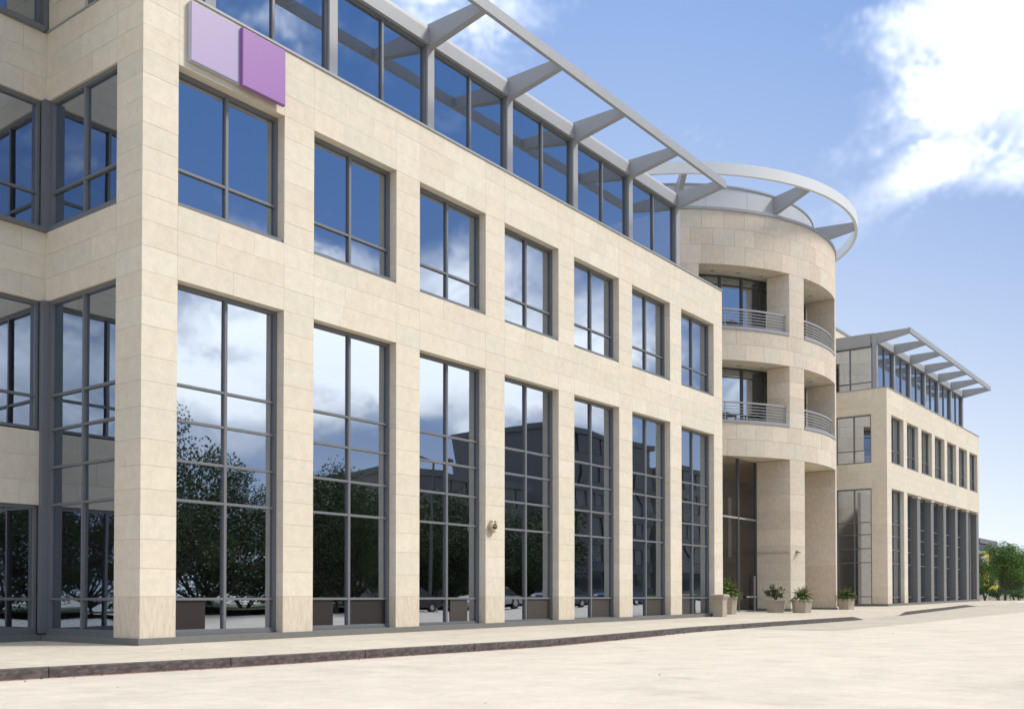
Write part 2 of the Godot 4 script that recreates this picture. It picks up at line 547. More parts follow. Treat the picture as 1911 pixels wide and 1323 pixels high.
# a street front of bays: columns, spandrels, windows, in the thing's own x from 0
func front(o: Node3D, first: float, bay: float, win: float, count: int, last: float, z: float, far := false) -> void:
	var D := 0.40
	var x := 0.0
	for k in count + 1:
		var x0 := 0.0 if k == 0 else first + (k - 1) * bay + win
		var x1 := first if k == 0 else (first + k * bay if k < count else last)
		var depth := 0.87 if k == 0 else D
		for c in COURSES.size() - 1:
			if far and k >= 2 and COURSES[c + 1] <= HEAD1 + 0.01: continue
			block(o, Vector3(x0, COURSES[c], z - depth), Vector3(x1, COURSES[c + 1], z + (rng.randf() * 0.003)), 0.0022, M.foot if c == 0 else stones)
		if far and k >= 2:
			# the further street columns are slim and clad in grey metal
			var xe := x1 if k < count else x0 + 0.75
			bx("grey_column", o, Vector3(x0 + 0.02, 0.3, z - 0.62), Vector3(xe - 0.02, HEAD1 - 0.13, z - 0.10), M.plinth_metal)
			bx("column_head", o, Vector3(x0, HEAD1 - 0.13, z - 0.5), Vector3(xe, HEAD1, z - 0.05), stones[2])
		bx("column_core", o, Vector3(x0 + 0.012, (HEAD1 if far and k >= 2 else 0.06), z - depth + 0.012), Vector3(x1 - 0.012, TOP - 0.01, z - 0.012), M.mortar)
	for k in count:
		var x0 := first + k * bay
		var x1 := x0 + win
		for band in [[13, 16], [22, 25]]:
			for c in range(band[0], band[1]):
				var cuts := [0.0, 1.0] if far else ([0.0, 0.36, 0.70, 1.0] if (c + k) % 3 == 0 else ([0.0, 0.5, 1.0] if (c + k) % 3 == 1 else [0.0, 0.34, 1.0]))
				for i in cuts.size() - 1:
					block(o, Vector3(lerpf(x0, x1, cuts[i]), COURSES[c], z - D), Vector3(lerpf(x0, x1, cuts[i + 1]), COURSES[c + 1], z + (rng.randf() * 0.003)), 0.0018)
			bx("spandrel_core", o, Vector3(x0, COURSES[band[0]] + 0.012, z - D + 0.012), Vector3(x1, COURSES[band[1]] - 0.012, z - 0.012), M.mortar)
		var zw := z - REC - 0.05
		if far and k >= 1: zw -= 0.2
		bx("base_sill", o, Vector3(x0, 0.02, zw - 0.08), Vector3(x1, 0.198, zw + 0.07), M.frame)
		window(o, Vector3(x0, 0.2, zw), 0, win, HEAD1 - 0.2, [win / 2], [0.67, 2.62, 3.4, 4.19, 4.9])
		window(o, Vector3(x0, SILL2 + 0.09, z - REC - 0.05), 0, win, HEAD2 - SILL2 - 0.09, [win / 2], [0.74], 0.06, 0.09)

# the glazed top storey, set back behind the parapet, with its eaves and sunshade
func top_storey(o: Node3D, x0: float, x1: float, posts: Array, z: float) -> void:
	var y0 := TOP + 0.02
	var y1 := 15.57
	var zc := z - 0.87
	var xs := posts.duplicate()
	for i in posts.size():
		bx("post", o, Vector3(posts[i] - 0.13, y0, zc - 0.2), Vector3(posts[i] + 0.13, y1, zc + 0.06), M.metal)
	for i in posts.size() - 1:
		var a: float = posts[i] + 0.13
		var w: float = posts[i + 1] - posts[i] - 0.26
		window(o, Vector3(a, y0 + 0.12, zc - 0.06), 0, w, y1 - y0 - 0.12, [w / 2], [], 0.06, 0.0, M.frame)
		bx("sill_rail", o, Vector3(a, y0, zc - 0.14), Vector3(a + w, y0 + 0.12, zc + 0.02), M.metal)
	# rounded eaves along the roof
	var st := st_new()
	var prof := []
	prof.append(Vector2(zc - 0.25, y1))
	prof.append(Vector2(zc + 0.10, y1))
	for k in 9:
		var t := k / 8.0 * PI / 2
		prof.append(Vector2(zc - 0.12 + 0.22 * cos(t), y1 + 0.35 + 0.22 * sin(t)))
	prof.append(Vector2(zc - 0.25, y1 + 0.57))
	var ex0 := x0 - 0.12
	var ex1 := x1 + 0.12
	for k in prof.size() - 1:
		var p: Vector2 = prof[k]
		var q: Vector2 = prof[k + 1]
		var e := (q - p).normalized()
		var n := Vector3(0, -e.x, e.y)
		quad(st, Vector3(ex0, p.y, p.x), Vector3(ex1, p.y, p.x), Vector3(ex1, q.y, q.x), Vector3(ex0, q.y, q.x), n)
	for ex in [ex0, ex1]:
		var n := Vector3.LEFT if ex == ex0 else Vector3.RIGHT
		for k in range(1, prof.size() - 1):
			tri(st, Vector3(ex, prof[0].y, prof[0].x), Vector3(ex, prof[k].y, prof[k].x), Vector3(ex, prof[k + 1].y, prof[k + 1].x), n, n, n)
	inst("fascia", st.commit(), M.metal_pale, o)
	bx("roof", o, Vector3(ex0 + 0.01, y1 + 0.03, zc - 9.0), Vector3(ex1 - 0.01, y1 + 0.55, zc - 0.25), M.roofing)
	# sunshade: tapered brackets carrying one long beam
	var s := sub("sunshade", o)
	var zo := z + 0.98
	var yt := 16.15
	for px in posts:
		var bst := st_new()
		var side := [Vector2(zc + 0.02, y1 - 0.06), Vector2(zo, yt - 0.30), Vector2(zo, yt - 0.02), Vector2(zc + 0.02, yt - 0.03)]
		for sx in [-1, 1]:
			var n := Vector3(sx, 0, 0)
			var xx: float = px + sx * 0.10
			quad(bst, Vector3(xx, side[0].y, side[0].x), Vector3(xx, side[1].y, side[1].x), Vector3(xx, side[2].y, side[2].x), Vector3(xx, side[3].y, side[3].x), n)
		for i in 4:
			var p: Vector2 = side[i]
			var q: Vector2 = side[(i + 1) % 4]
			var e := (q - p).normalized()
			var n := Vector3(0, -e.x, e.y)
			quad(bst, Vector3(px - 0.10, p.y, p.x), Vector3(px + 0.10, p.y, p.x), Vector3(px + 0.10, q.y, q.x), Vector3(px - 0.10, q.y, q.x), n)
		inst("bracket", bst.commit(), M.metal, s)
	bx("beam", s, Vector3(x0 - 0.14, yt - 0.30, zo - 0.004), Vector3(x1 + 0.14, yt, zo + 0.11), M.metal_pale)

# floors, ceilings and the back of the rooms behind the glass
func rooms(o: Node3D, x0: float, x1: float, zf: float, zb: float) -> void:
	bx("ground_floor", o, Vector3(x0, -0.2, zb), Vector3(x1, 0.12, zf), M.carpet)
	bx("floor_slab", o, Vector3(x0, 3.72, zb), Vector3(x1, 4.2, zf), M.inner)
	bx("floor_slab", o, Vector3(x0, HEAD1 + 0.15, zb), Vector3(x1, SILL2 - 0.1, zf), M.inner)
	bx("floor_slab", o, Vector3(x0, HEAD2 + 0.15, zb), Vector3(x1, TOP - 0.03, zf), M.inner)
	bx("back_wall", o, Vector3(x0, 0.12, zb - 0.2), Vector3(x1, 15.55, zb - 0.002), M.inner)

func office_block() -> Node3D:
	var o := thing("office_building", "pale limestone office block with seven bays of tall gridded windows and purple signs", "building")
	front(o, 0.78, 3.485, 2.64, 7, 25.06, 0.0)
	# return towards the recessed corner, facing -x
	var zi := -3.52
	for band in [[13, 16], [22, 25]]:
		for c in range(band[0], band[1]):
			var cuts := [-0.87, -2.2, zi] if c % 2 else [-0.87, -1.75, -2.64, zi]
			for i in cuts.size() - 1:
				block(o, Vector3(rng.randf() * -0.003, COURSES[c], cuts[i + 1]), Vector3(0.40, COURSES[c + 1], cuts[i]))
		bx("spandrel_core", o, Vector3(0.012, COURSES[band[0]] + 0.012, zi), Vector3(0.39, COURSES[band[1]] - 0.012, -0.86), M.mortar)
	# windows of the return: the local x axis runs towards +z
	var wr := 0.10
	window(o, Vector3(wr, 0.2, zi + 0.12), -PI / 2, -0.87 - zi - 0.12, HEAD1 - 0.2, [1.27], [0.67, 2.62, 3.4, 4.19, 4.9])
	window(o, Vector3(wr, SILL2 + 0.09, zi + 0.12), -PI / 2, -0.87 - zi - 0.12, HEAD2 - SILL2 - 0.09, [1.27], [0.74], 0.06)
	bx("base_sill", o, Vector3(0.02, 0.02, zi + 0.12), Vector3(0.2, 0.198, -0.872), M.frame)
	bx("base_sill", o, Vector3(-7.0, 0.02, zi - 0.2), Vector3(-0.101, 0.198, zi - 0.05), M.frame)
	bx("corner_post", o, Vector3(-0.10, TOP + 0.03, zi - 0.2), Vector3(-0.001, 15.4, zi + 0.06), M.frame)
	bx("sill", o, Vector3(0.0, SILL2 + 0.002, zi + 0.12), Vector3(0.2, SILL2 + 0.088, -0.872), M.frame)
	bx("corner_post", o, Vector3(-0.10, 0.16, zi - 0.02), Vector3(0.12, HEAD1 - 0.002, zi + 0.12), M.frame)
	bx("corner_post", o, Vector3(-0.10, SILL2 + 0.002, zi - 0.02), Vector3(0.12, HEAD2 - 0.002, zi + 0.12), M.frame)
	# recessed wall, facing the street
	for band in [[13, 16], [22, 25], [-1, -1]]:
		var rows := []
		if band[0] < 0: rows = [2.82, 3.32, 3.84, 4.36]
		else: rows = COURSES.slice(band[0], band[1] + 1)
		for c in rows.size() - 1:
			var cuts := [0.0, -0.95, -2.1, -3.2, -4.4, -5.6, -7.0] if c % 2 else [0.0, -0.5, -1.5, -2.6, -3.8, -5.0, -7.0]
			for i in cuts.size() - 1:
				if band[0] < 0 and i == 0:
					block(o, Vector3(cuts[1], rows[c], zi - 0.4), Vector3(-0.10, rows[c + 1], zi + rng.randf() * 0.003))
				else:
					block(o, Vector3(cuts[i + 1], rows[c], zi - 0.4), Vector3(cuts[i], rows[c + 1], zi + rng.randf() * 0.003))
		bx("spandrel_core", o, Vector3(-7.0, rows[0] + 0.012, zi - 0.39), Vector3(-0.11 if band[0] < 0 else -0.012, rows[-1] - 0.012, zi - 0.012), M.mortar)
	for k in 3:
		var xw := -0.10 - (k + 1) * 2.3
		window(o, Vector3(xw, 0.2, zi - 0.12), 0, 2.3, 2.62, [1.15], [0.67])
		window(o, Vector3(xw, 4.40, zi - 0.12), 0, 2.3, HEAD1 - 4.40, [1.15], [0.7])
		window(o, Vector3(xw, SILL2 + 0.09, zi - 0.12), 0, 2.3, HEAD2 - SILL2 - 0.09, [1.15], [0.74], 0.06, 0.09)
		window(o, Vector3(xw, TOP + 0.1, zi - 0.12), 0, 2.3, 2.6, [1.15], [0.74], 0.06, 0.11)
	# upper storey over the return: stone pier, then glazing
	for c in 5:
		block(o, Vector3(0.0, TOP + 0.03 + c * 0.5, -3.45), Vector3(0.4, TOP + 0.03 + (c + 1) * 0.5, -2.06), 0.005)
	window(o, Vector3(0.12, TOP + 0.1, -2.06), -PI / 2, 1.1, 2.6, [], [], 0.06)
	bx("coping", o, Vector3(-0.03, TOP, zi), Vector3(0.41, TOP + 0.028, 0.02), M.metal)
	bx("coping", o, Vector3(0.41, TOP, -0.9), Vector3(25.08, TOP + 0.05, 0.03), M.metal)
	bx("end_wall", o, Vector3(24.7, 0.06, -9), Vector3(25.05, TOP - 0.01, -0.41), stones[1])
	bx("terrace", o, Vector3(0.4, TOP - 0.4, -9), Vector3(25.0, TOP - 0.012, -0.4), M.roofing)
	var posts := []
	for k in 7: posts.append(2.1 + 3.485 * k)
	top_storey(o, 1.0, posts[-1], [-1.0 + 1.6] + posts, 0.0)
	rooms(o, 0.45, 24.65, -0.42, -7.0)
	bx("floor_slab", o, Vector3(-7, 3.0, zi - 4), Vector3(0.4, 4.2, zi - 0.42), M.inner)
	bx("floor_slab", o, Vector3(-7, HEAD1 + 0.15, zi - 4), Vector3(0.4, SILL2 - 0.1, zi - 0.42), M.inner)
	bx("floor_slab", o, Vector3(-7, HEAD2 + 0.15, zi - 4), Vector3(0.4, TOP - 0.03, zi - 0.42), M.inner)
	bx("ground_floor", o, Vector3(-7, -0.2, zi - 4), Vector3(0.44, 0.12, zi - 0.2), M.carpet)
	bx("back_wall", o, Vector3(-7, 0.12, zi - 4.2), Vector3(0.44, 15.4, zi - 4), M.inner)
	bx("roof", o, Vector3(-7, 15.45, zi - 4), Vector3(0.85, 15.6, -1.0), M.roofing)
	# dark boards standing inside the lowest panes
	for b in [[0.85, 1.65, 0], [4.33, 5.12, 0], [5.65, 6.82, 0], [9.25, 9.95, 1], [12.66, 13.75, 1], [16.15, 17.2, 1], [19.66, 20.7, 1]]:
		bx("low_board", o, Vector3(b[0], 0.265, -0.287), Vector3(b[1], 0.842, -0.272), [M.board, M.board_pale][b[2]])
	bx("pale_cabinet", o, Vector3(2.75, 0.125, -1.9), Vector3(3.5, 0.8, -1.2), M.desk)
	bx("pale_cabinet", o, Vector3(-0.9, 0.125, -6.2), Vector3(-0.2, 0.7, -5.7), M.desk)
	plinth(o, [Vector2(-7, zi + 0.05), Vector2(-0.05, zi + 0.05), Vector2(-0.05, 0.05), Vector2(25.10, 0.05), Vector2(25.10, -9)])
	return o

# a low dark base that follows the pavement
func plinth(o: Node3D, path: Array) -> void:
	for i in path.size() - 1:
		var p: Vector2 = path[i]
		var q: Vector2 = path[i + 1]
		var d := (q - p).normalized()
		var inw := Vector2(d.y, -d.x) * 0.16      # towards the building
		var st := st_new()
		var n := 8
		for k in n:
			var u := p.lerp(q, float(k) / n)
			var v := p.lerp(q, float(k + 1) / n)
			var yu := gy(u.x + o.position.x) + 0.13
			var yv := gy(v.x + o.position.x) + 0.13
			quad(st, Vector3(u.x, yu - 0.6, u.y), Vector3(v.x, yv - 0.6, v.y), Vector3(v.x, yv, v.y), Vector3(u.x, yu, u.y), Vector3(-d.y, 0, d.x))
			quad(st, Vector3(u.x, yu, u.y), Vector3(v.x, yv, v.y), Vector3(v.x + inw.x, yv, v.y + inw.y), Vector3(u.x + inw.x, yu, u.y + inw.y), Vector3.UP)
		inst("plinth", st.commit(), M.plinth, o)

func far_wing() -> Node3D:
	var o := thing("office_wing", "distant limestone office wing with narrow windows and a grey sunshade beyond the round tower", "building", Vector3(47.2, 0, 0))
	var z := -0.4
	front(o, 0.85, 3.09, 2.39, 7, 22.3, z, true)
	# side towards the tower, facing -x
	var zi := -6.5
	for band in [[13, 16], [22, 25]]:
		for c in range(band[0], band[1]):
			var cuts := [z - 0.87, z - 2.2, z - 3.6, zi] if c % 2 else [z - 0.87, z - 1.6, z - 2.9, zi]
			for i in cuts.size() - 1:
				block(o, Vector3(0, COURSES[c], cuts[i + 1]), Vector3(0.4, COURSES[c + 1], cuts[i]))
		bx("spandrel_core", o, Vector3(0.012, COURSES[band[0]] + 0.012, zi), Vector3(0.39, COURSES[band[1]] - 0.012, z - 0.86), M.mortar)
	var w := z - 0.87 - zi
	window(o, Vector3(0.08, 0.35, zi), -PI / 2, w, HEAD1 - 0.35, [w - 2.0, w - 1.0], [0.55, 2.5, 3.3, 4.1, 4.8])
	window(o, Vector3(0.08, SILL2, zi), -PI / 2, w, HEAD2 - SILL2, [w - 2.0, w - 1.0], [0.74])
	bx("coping", o, Vector3(-0.02, TOP, zi), Vector3(22.32, TOP + 0.05, z + 0.03), M.metal)
	var posts := []
	for k in 7: posts.append(1.0 + 3.35 * k)
	top_storey(o, posts[0], posts[-1], posts, z)
	# glazed flank of the top storey
	var wt := z - 1.05 - zi
	window(o, Vector3(0.9, TOP + 0.14, zi), -PI / 2, wt, 15.4 - TOP - 0.14, [wt - 1.3, wt - 2.6], [0.45])
	bx("flank_fascia", o, Vector3(0.76, 15.4, zi), Vector3(1.2, 16.12, z - 1.13), M.metal)
	bx("end_wall", o, Vector3(21.9, HEAD1, -9), Vector3(22.28, TOP - 0.01, z - 0.41), stones[1])
	bx("overhang_soffit", o, Vector3(19.8, HEAD1 - 0.02, -9), Vector3(22.26, HEAD1 + 0.1, z - 0.42), M.soffit)
	bx("end_wall_below", o, Vector3(20.6, 0.3, -9), Vector3(20.8, HEAD1 - 0.02, z - 0.3), M.plinth_metal)
	rooms(o, 0.45, 20.5, z - 0.66, -8.0)
	# taller core behind the wing, its parapet just shows over the eaves
	bx("rear_core", o, Vector3(2.5, 12.0, -12.0), Vector3(13.0, 18.72, -6.2), stones[4])
	bx("rear_coping", o, Vector3(2.44, 18.72, -12.06), Vector3(13.06, 18.86, -6.14), M.metal)
	plinth(o, [Vector2(-0.05, -6.5), Vector2(-0.05, z + 0.05), Vector2(22.0, z + 0.05)])
	return o

# ------------------------------------------------------------------ tower
const TR := 9.05
const TC := Vector3(36.13, 0, -9.0)

func tower_ring(o: Node3D, a0: float, a1: float, rows: Array, step: float) -> void:
	for r in rows.size() - 1:
		var n := maxi(1, roundi((a1 - a0) / step))
		var off := 0.0 if r % 2 == 0 else 0.5
		var cuts := [a0]
		for k in n:
			var c := a0 + (a1 - a0) * (k + off) / n
			if c > a0 + 0.4 and c < a1 - 0.4: cuts.append(c)
		cuts.append(a1)
		for k in cuts.size() - 1:
			var gap := 0.03
			var mesh := arc_block(cuts[k] + gap, cuts[k + 1] - gap, TR - 0.42, TR + rng.randf() * 0.004, rows[r] + 0.004, rows[r + 1] - 0.004, 4)
			stone(o, mesh, Vector3.ZERO, tower_stones[rng.randi() % tower_stones.size()], (cuts[k + 1] - cuts[k]) * 0.157 * (rows[r + 1] - rows[r]) * (1.0 if cuts[k] > -70 and cuts[k] < 25 else 0.01))
		inst("ring_core", arc_block(a0 + 0.08, a1 - 0.08, TR - 0.41, TR - 0.012, rows[r] + 0.01, rows[r + 1] + 0.002 if r < rows.size() - 2 else rows[r + 1] - 0.012, 24), M.mortar, o)

func pier(o: Node3D, a0: float, a1: float, y0: float, y1: float, zback: float) -> void:
	var n := roundi((y1 - y0) / 0.78)
	for k in n:
		for core in [0.0, 0.012]:
			if core > 0 and k > 0: continue
			var pts := PackedVector2Array()
			var pa: float = a0 + core * 7
			var pb: float = a1 - core * 7
			for i in 5:
				var t := deg_to_rad(lerpf(pa, pb, i / 4.0))
				pts.append(Vector2(sin(t), cos(t)) * (TR - core))
			pts.append(Vector2(pts[4].x, zback - TC.z + core))
			pts.append(Vector2(pts[0].x, zback - TC.z + core))
			if core > 0:
				inst("pier_core", prism(pts, y0 + 0.01, y1 - 0.01, 4), M.mortar, o)
			else:
				var mesh := prism(pts, lerpf(y0, y1, float(k) / n) + 0.004, lerpf(y0, y1, float(k + 1) / n) - 0.004, 4)
				stone(o, mesh, Vector3.ZERO, tower_stones[rng.randi() % tower_stones.size()], 2.0)

func entrance_tower() -> Node3D:
	var o := thing("entrance_tower", "round limestone entrance tower with curved balconies and a grey metal ring canopy on top", "tower", TC)
	var Y := [7.11, 8.58, 11.35, 12.72, 15.56, 17.95]
	tower_ring(o, -100, 100, [7.11, 7.85, 8.58], 5.8)
	tower_ring(o, -100, 100, [11.35, 12.05, 12.72], 5.8)
	tower_ring(o, -100, 100, [15.56, 16.4, 17.15, 17.95], 6.4)
	# piers between the openings
	for p in [[-19.6, -13.0], [13.0, 19.6]]:
		pier(o, p[0], p[1], 0.1, 7.11, -2.15 if p[0] < 0 else -1.9)
		pier(o, p[0], p[1], 8.58, 11.35, -1.55)
		pier(o, p[0], p[1], 12.72, 15.56, -1.55)
	for p in [[-62.0, -49.2], [49.2, 62.0]]:
		for yy in [[0.1, 7.11], [8.58, 11.35], [12.72, 15.56]]:
			var n := 4 if yy[0] > 1 else 9
			var rows := []
			for k in n + 1: rows.append(lerpf(yy[0], yy[1], float(k) / n))
			tower_ring(o, p[0], p[1], rows, 6.4)
	# slabs: ceilings and floors
	for s in [[7.125, 8.45], [11.365, 12.6], [15.575, 17.8]]:
		var c := CylinderMesh.new()
		c.top_radius = TR - 0.43; c.bottom_radius = TR - 0.43; c.height = s[1] - s[0]; c.radial_segments = 96
		inst("floor_slab", c, M.soffit, o, Vector3(0, (s[0] + s[1]) / 2, 0))
	# small round downlights in the balcony ceilings
	for y in [11.365, 15.575]:
		for a in [-43.0, -34.0, -25.0, -6.0, 6.0]:
			var c := CylinderMesh.new()
			c.top_radius = 0.09; c.bottom_radius = 0.09; c.height = 0.02; c.radial_segments = 14
			var t := deg_to_rad(a)
			inst("ceiling_light", c, M.metal, o, Vector3(sin(t) * 8.1, y - 0.008, cos(t) * 8.1))
	# balcony glazing, set back on a smaller circle
	for y in [8.46, 12.61]:
		var h: float = (11.36 if y < 9 else 15.57) - y
		var step := 8.6
		for k in 15:
			var a := -64.5 + k * step
			var t := deg_to_rad(a + step / 2)
			var R := 7.55
			var w := 2 * R * sin(deg_to_rad(step / 2))
			var right := Vector3(cos(t), 0, -sin(t))
			var c := Vector3(sin(t), 0, cos(t)) * (R * cos(deg_to_rad(step / 2)))
			window(o, c - right * (w / 2) + Vector3(0, y, 0), t, w, h, [], [h - 0.42], 0.05, 0.0, M.frame_dark)
	# balcony copings and railings
	for y in [8.58, 12.72]:
		for g in [[-49.0, -19.8], [-12.8, 12.8], [19.8, 49.0]]:
			inst("coping", arc_block(g[0], g[1], TR - 0.40, TR + 0.03, y + 0.002, y + 0.14, 24), M.metal, o)
			var r := sub("railing", o, Vector3(0, y + 0.14, 0))
			var rr := TR - 0.17
			inst("handrail", arc_block(g[0] + 0.2, g[1] - 0.2, rr - 0.035, rr + 0.035, 0.76, 0.83, 24), M.metal_pale, r)
			for k in 5:
				inst("rail", arc_block(g[0] + 0.2, g[1] - 0.2, rr - 0.014, rr + 0.014, 0.10 + k * 0.13, 0.128 + k * 0.13, 24), M.metal_pale, r)
			var n := roundi((g[1] - g[0]) / 7.2)
			for k in n + 1:
				var t := deg_to_rad(lerpf(g[0] + 0.9, g[1] - 0.9, float(k) / n))
				var st := st_new()
				tube(st, Vector3(sin(t) * rr, 0, cos(t) * rr), Vector3(sin(t) * rr, 0.76, cos(t) * rr), 0.024, 0.024, 8)
				inst("baluster", st.commit(), M.metal_pale, r)
	# a table and chairs on the lower balcony, seen through the rails
	# roof edge, metal drum and ring canopy
	inst("roof_coping", arc_block(-179.9, 179.9, TR - 0.5, TR + 0.05, 17.952, 18.08, 120), M.metal, o)
	var roof := CylinderMesh.new()
	roof.top_radius = TR - 0.5; roof.bottom_radius = TR - 0.5; roof.height = 0.1; roof.radial_segments = 96
	inst("roof", roof, M.roofing, o, Vector3(0, 17.98, 0))
	var d := sub("drum", o)
	for k in 24:
		inst("sheet_panel", arc_block(-180 + k * 15 + 0.06, -180 + (k + 1) * 15 - 0.06, 7.9, 8.0, 18.03, 19.45, 6), M.sheet, d)
	inst("drum_core", arc_block(-180, 180, 7.8, 7.985, 18.03, 19.42, 120), M.sheet, d)
	inst("drum_cap", arc_block(-180, 180, 7.7, 8.04, 19.45, 19.53, 120), M.metal, d)
	var dt := CylinderMesh.new()
	dt.top_radius = 7.75; dt.bottom_radius = 7.75; dt.height = 0.1; dt.radial_segments = 64
	inst("drum_roof", dt, M.roofing, d, Vector3(0, 19.44, 0))
	var c := sub("ring_canopy", o)
	inst("ring", arc_block(-180, 180, 9.98, 10.12, 19.1, 19.6, 160), M.ring, c)
	for k in 10:
		var t := deg_to_rad(-54.0 + 36.0 * k)
		var out := Vector3(sin(t), 0, cos(t))
		var side := Vector3(cos(t), 0, -sin(t)) * 0.11
		var st := st_new()
		var pr := [out * 7.95 + Vector3(0, 18.6, 0), out * 9.99 + Vector3(0, 19.12, 0), out * 9.99 + Vector3(0, 19.5, 0), out * 7.95 + Vector3(0, 19.42, 0)]
		for sg in [-1.0, 1.0]:
			quad(st, pr[0] + side * sg, pr[1] + side * sg, pr[2] + side * sg, pr[3] + side * sg, side.normalized() * sg)
		quad(st, pr[0] - side, pr[0] + side, pr[1] + side, pr[1] - side, (Vector3.DOWN + out * 0.25).normalized())
		quad(st, pr[3] - side, pr[3] + side, pr[2] + side, pr[2] - side, Vector3.UP)
		inst("bracket", st.commit(), M.metal, c)
	# entrance: a tall glazed screen in shade behind the piers
	var e := sub("entrance_screen", o, Vector3(-7.4, 0.18, 6.86))
	for v in [0.0, 2.4, 4.35]:
		bx("mullion", e, Vector3(v - 0.05, 0, -0.06), Vector3(v + 0.05, 6.9, 0.06), M.frame_dark)
	bx("light_strip", e, Vector3(3.35, 2.55, -0.9), Vector3(3.5, 5.3, -0.8), M.metal_pale)
	for k in 2:
		var x0: float = [0.05, 2.45][k]
		var x1: float = [2.35, 4.30][k]
		bx("transom", e, Vector3(x0, 4.2, -0.05), Vector3(x1, 4.28, 0.05), M.metal)
		bx("sill", e, Vector3(x0, 0, -0.05), Vector3(x1, 0.12, 0.05), M.metal)
		for yy in [[0.12, 4.2], [4.28, 6.9]]:
			var q := QuadMesh.new()
			q.size = Vector2(x1 - x0, yy[1] - yy[0])
			inst("pane", q, M.clear, e, Vector3((x0 + x1) / 2, (yy[0] + yy[1]) / 2, 0))
	var dr := sub("entrance_door", o, Vector3(-4.35, 0.2, 6.95))
	bx("push_bar", dr, Vector3(0.0, 0.66, 0.02), Vector3(1.2, 0.74, 0.06), M.metal_pale)
	bx("stile", dr, Vector3(0.86, 0, 0.0), Vector3(0.95, 1.65, 0.05), M.metal_pale)
	bx("lobby_wall", o, Vector3(-8.2, 0.2, 2.6), Vector3(8.2, 7.1, 2.9), M.lobby)
	bx("lobby_floor", o, Vector3(-8.0, -0.1, 2.9), Vector3(8.0, 0.16, 6.8), M.carpet)
	bx("back_panel", o, Vector3(-1.9, 0.15, 6.55), Vector3(1.9, 7.1, 6.75), tower_stones[3])
	bx("side_panel", o, Vector3(2.4, 0.15, 6.2), Vector3(9.0, 7.1, 6.4), tower_stones[5])
	# thin ledge on the pier and core of the tower
	bx("ledge", o, Vector3(-3.09, 2.92, 6.9), Vector3(-3.05, 2.95, 8.5), M.mortar)
	var core := CylinderMesh.new()
	core.top_radius = 5.2; core.bottom_radius = 5.2; core.height = 15.0; core.radial_segments = 48
	inst("core", core, M.inner, o, Vector3(0, 8.3, -2.8))
	# base stones of the piers
	for p in [[-19.9, -12.7, -2.15], [12.7, 19.9, -1.9]]:
		var pts := PackedVector2Array()
		for i in 5:
			var t := deg_to_rad(lerpf(p[0], p[1], i / 4.0))
			pts.append(Vector2(sin(t), cos(t)) * (TR + 0.04))
		pts.append(Vector2(pts[4].x, p[2] - TC.z))
		pts.append(Vector2(pts[0].x, p[2] - TC.z))
		inst("base_stone", prism(pts, -0.1, gy(36) + 0.1, 4), M.plinth, o)
	return o

# ------------------------------------------------------------------ street
func kerb_z(x: float) -> float:
	var k := [[-60.0, 2.6], [-4.4, 3.72], [-1.0, 4.3], [2.0, 4.55], [6.0, 5.0], [9.0, 4.8], [14.0, 4.3], [20.0, 4.4], [27.0, 4.6], [34.0, 4.15], [53.0, 2.4], [60.0, 2.3], [90.0, 2.0]]
	for i in k.size() - 1:
		if x <= k[i + 1][0]:
			return lerpf(k[i][1], k[i + 1][1], clampf((x - k[i][0]) / (k[i + 1][0] - k[i][0]), 0, 1))
	return 2.0

func kerb_h(x: float) -> float:
	if x > 56.0: return 0.012
	if x > 53.0: return lerpf(0.15, 0.012, (x - 53.0) / 3.0)
	if x > 27.6 and x < 33.4: return 0.012
	if x >= 33.4 and x < 34.6: return lerpf(0.012, 0.15, (x - 33.4) / 1.2)
	if x > 26.4 and x <= 27.6: return lerpf(0.15, 0.012, (x - 26.4) / 1.2)
	return 0.15

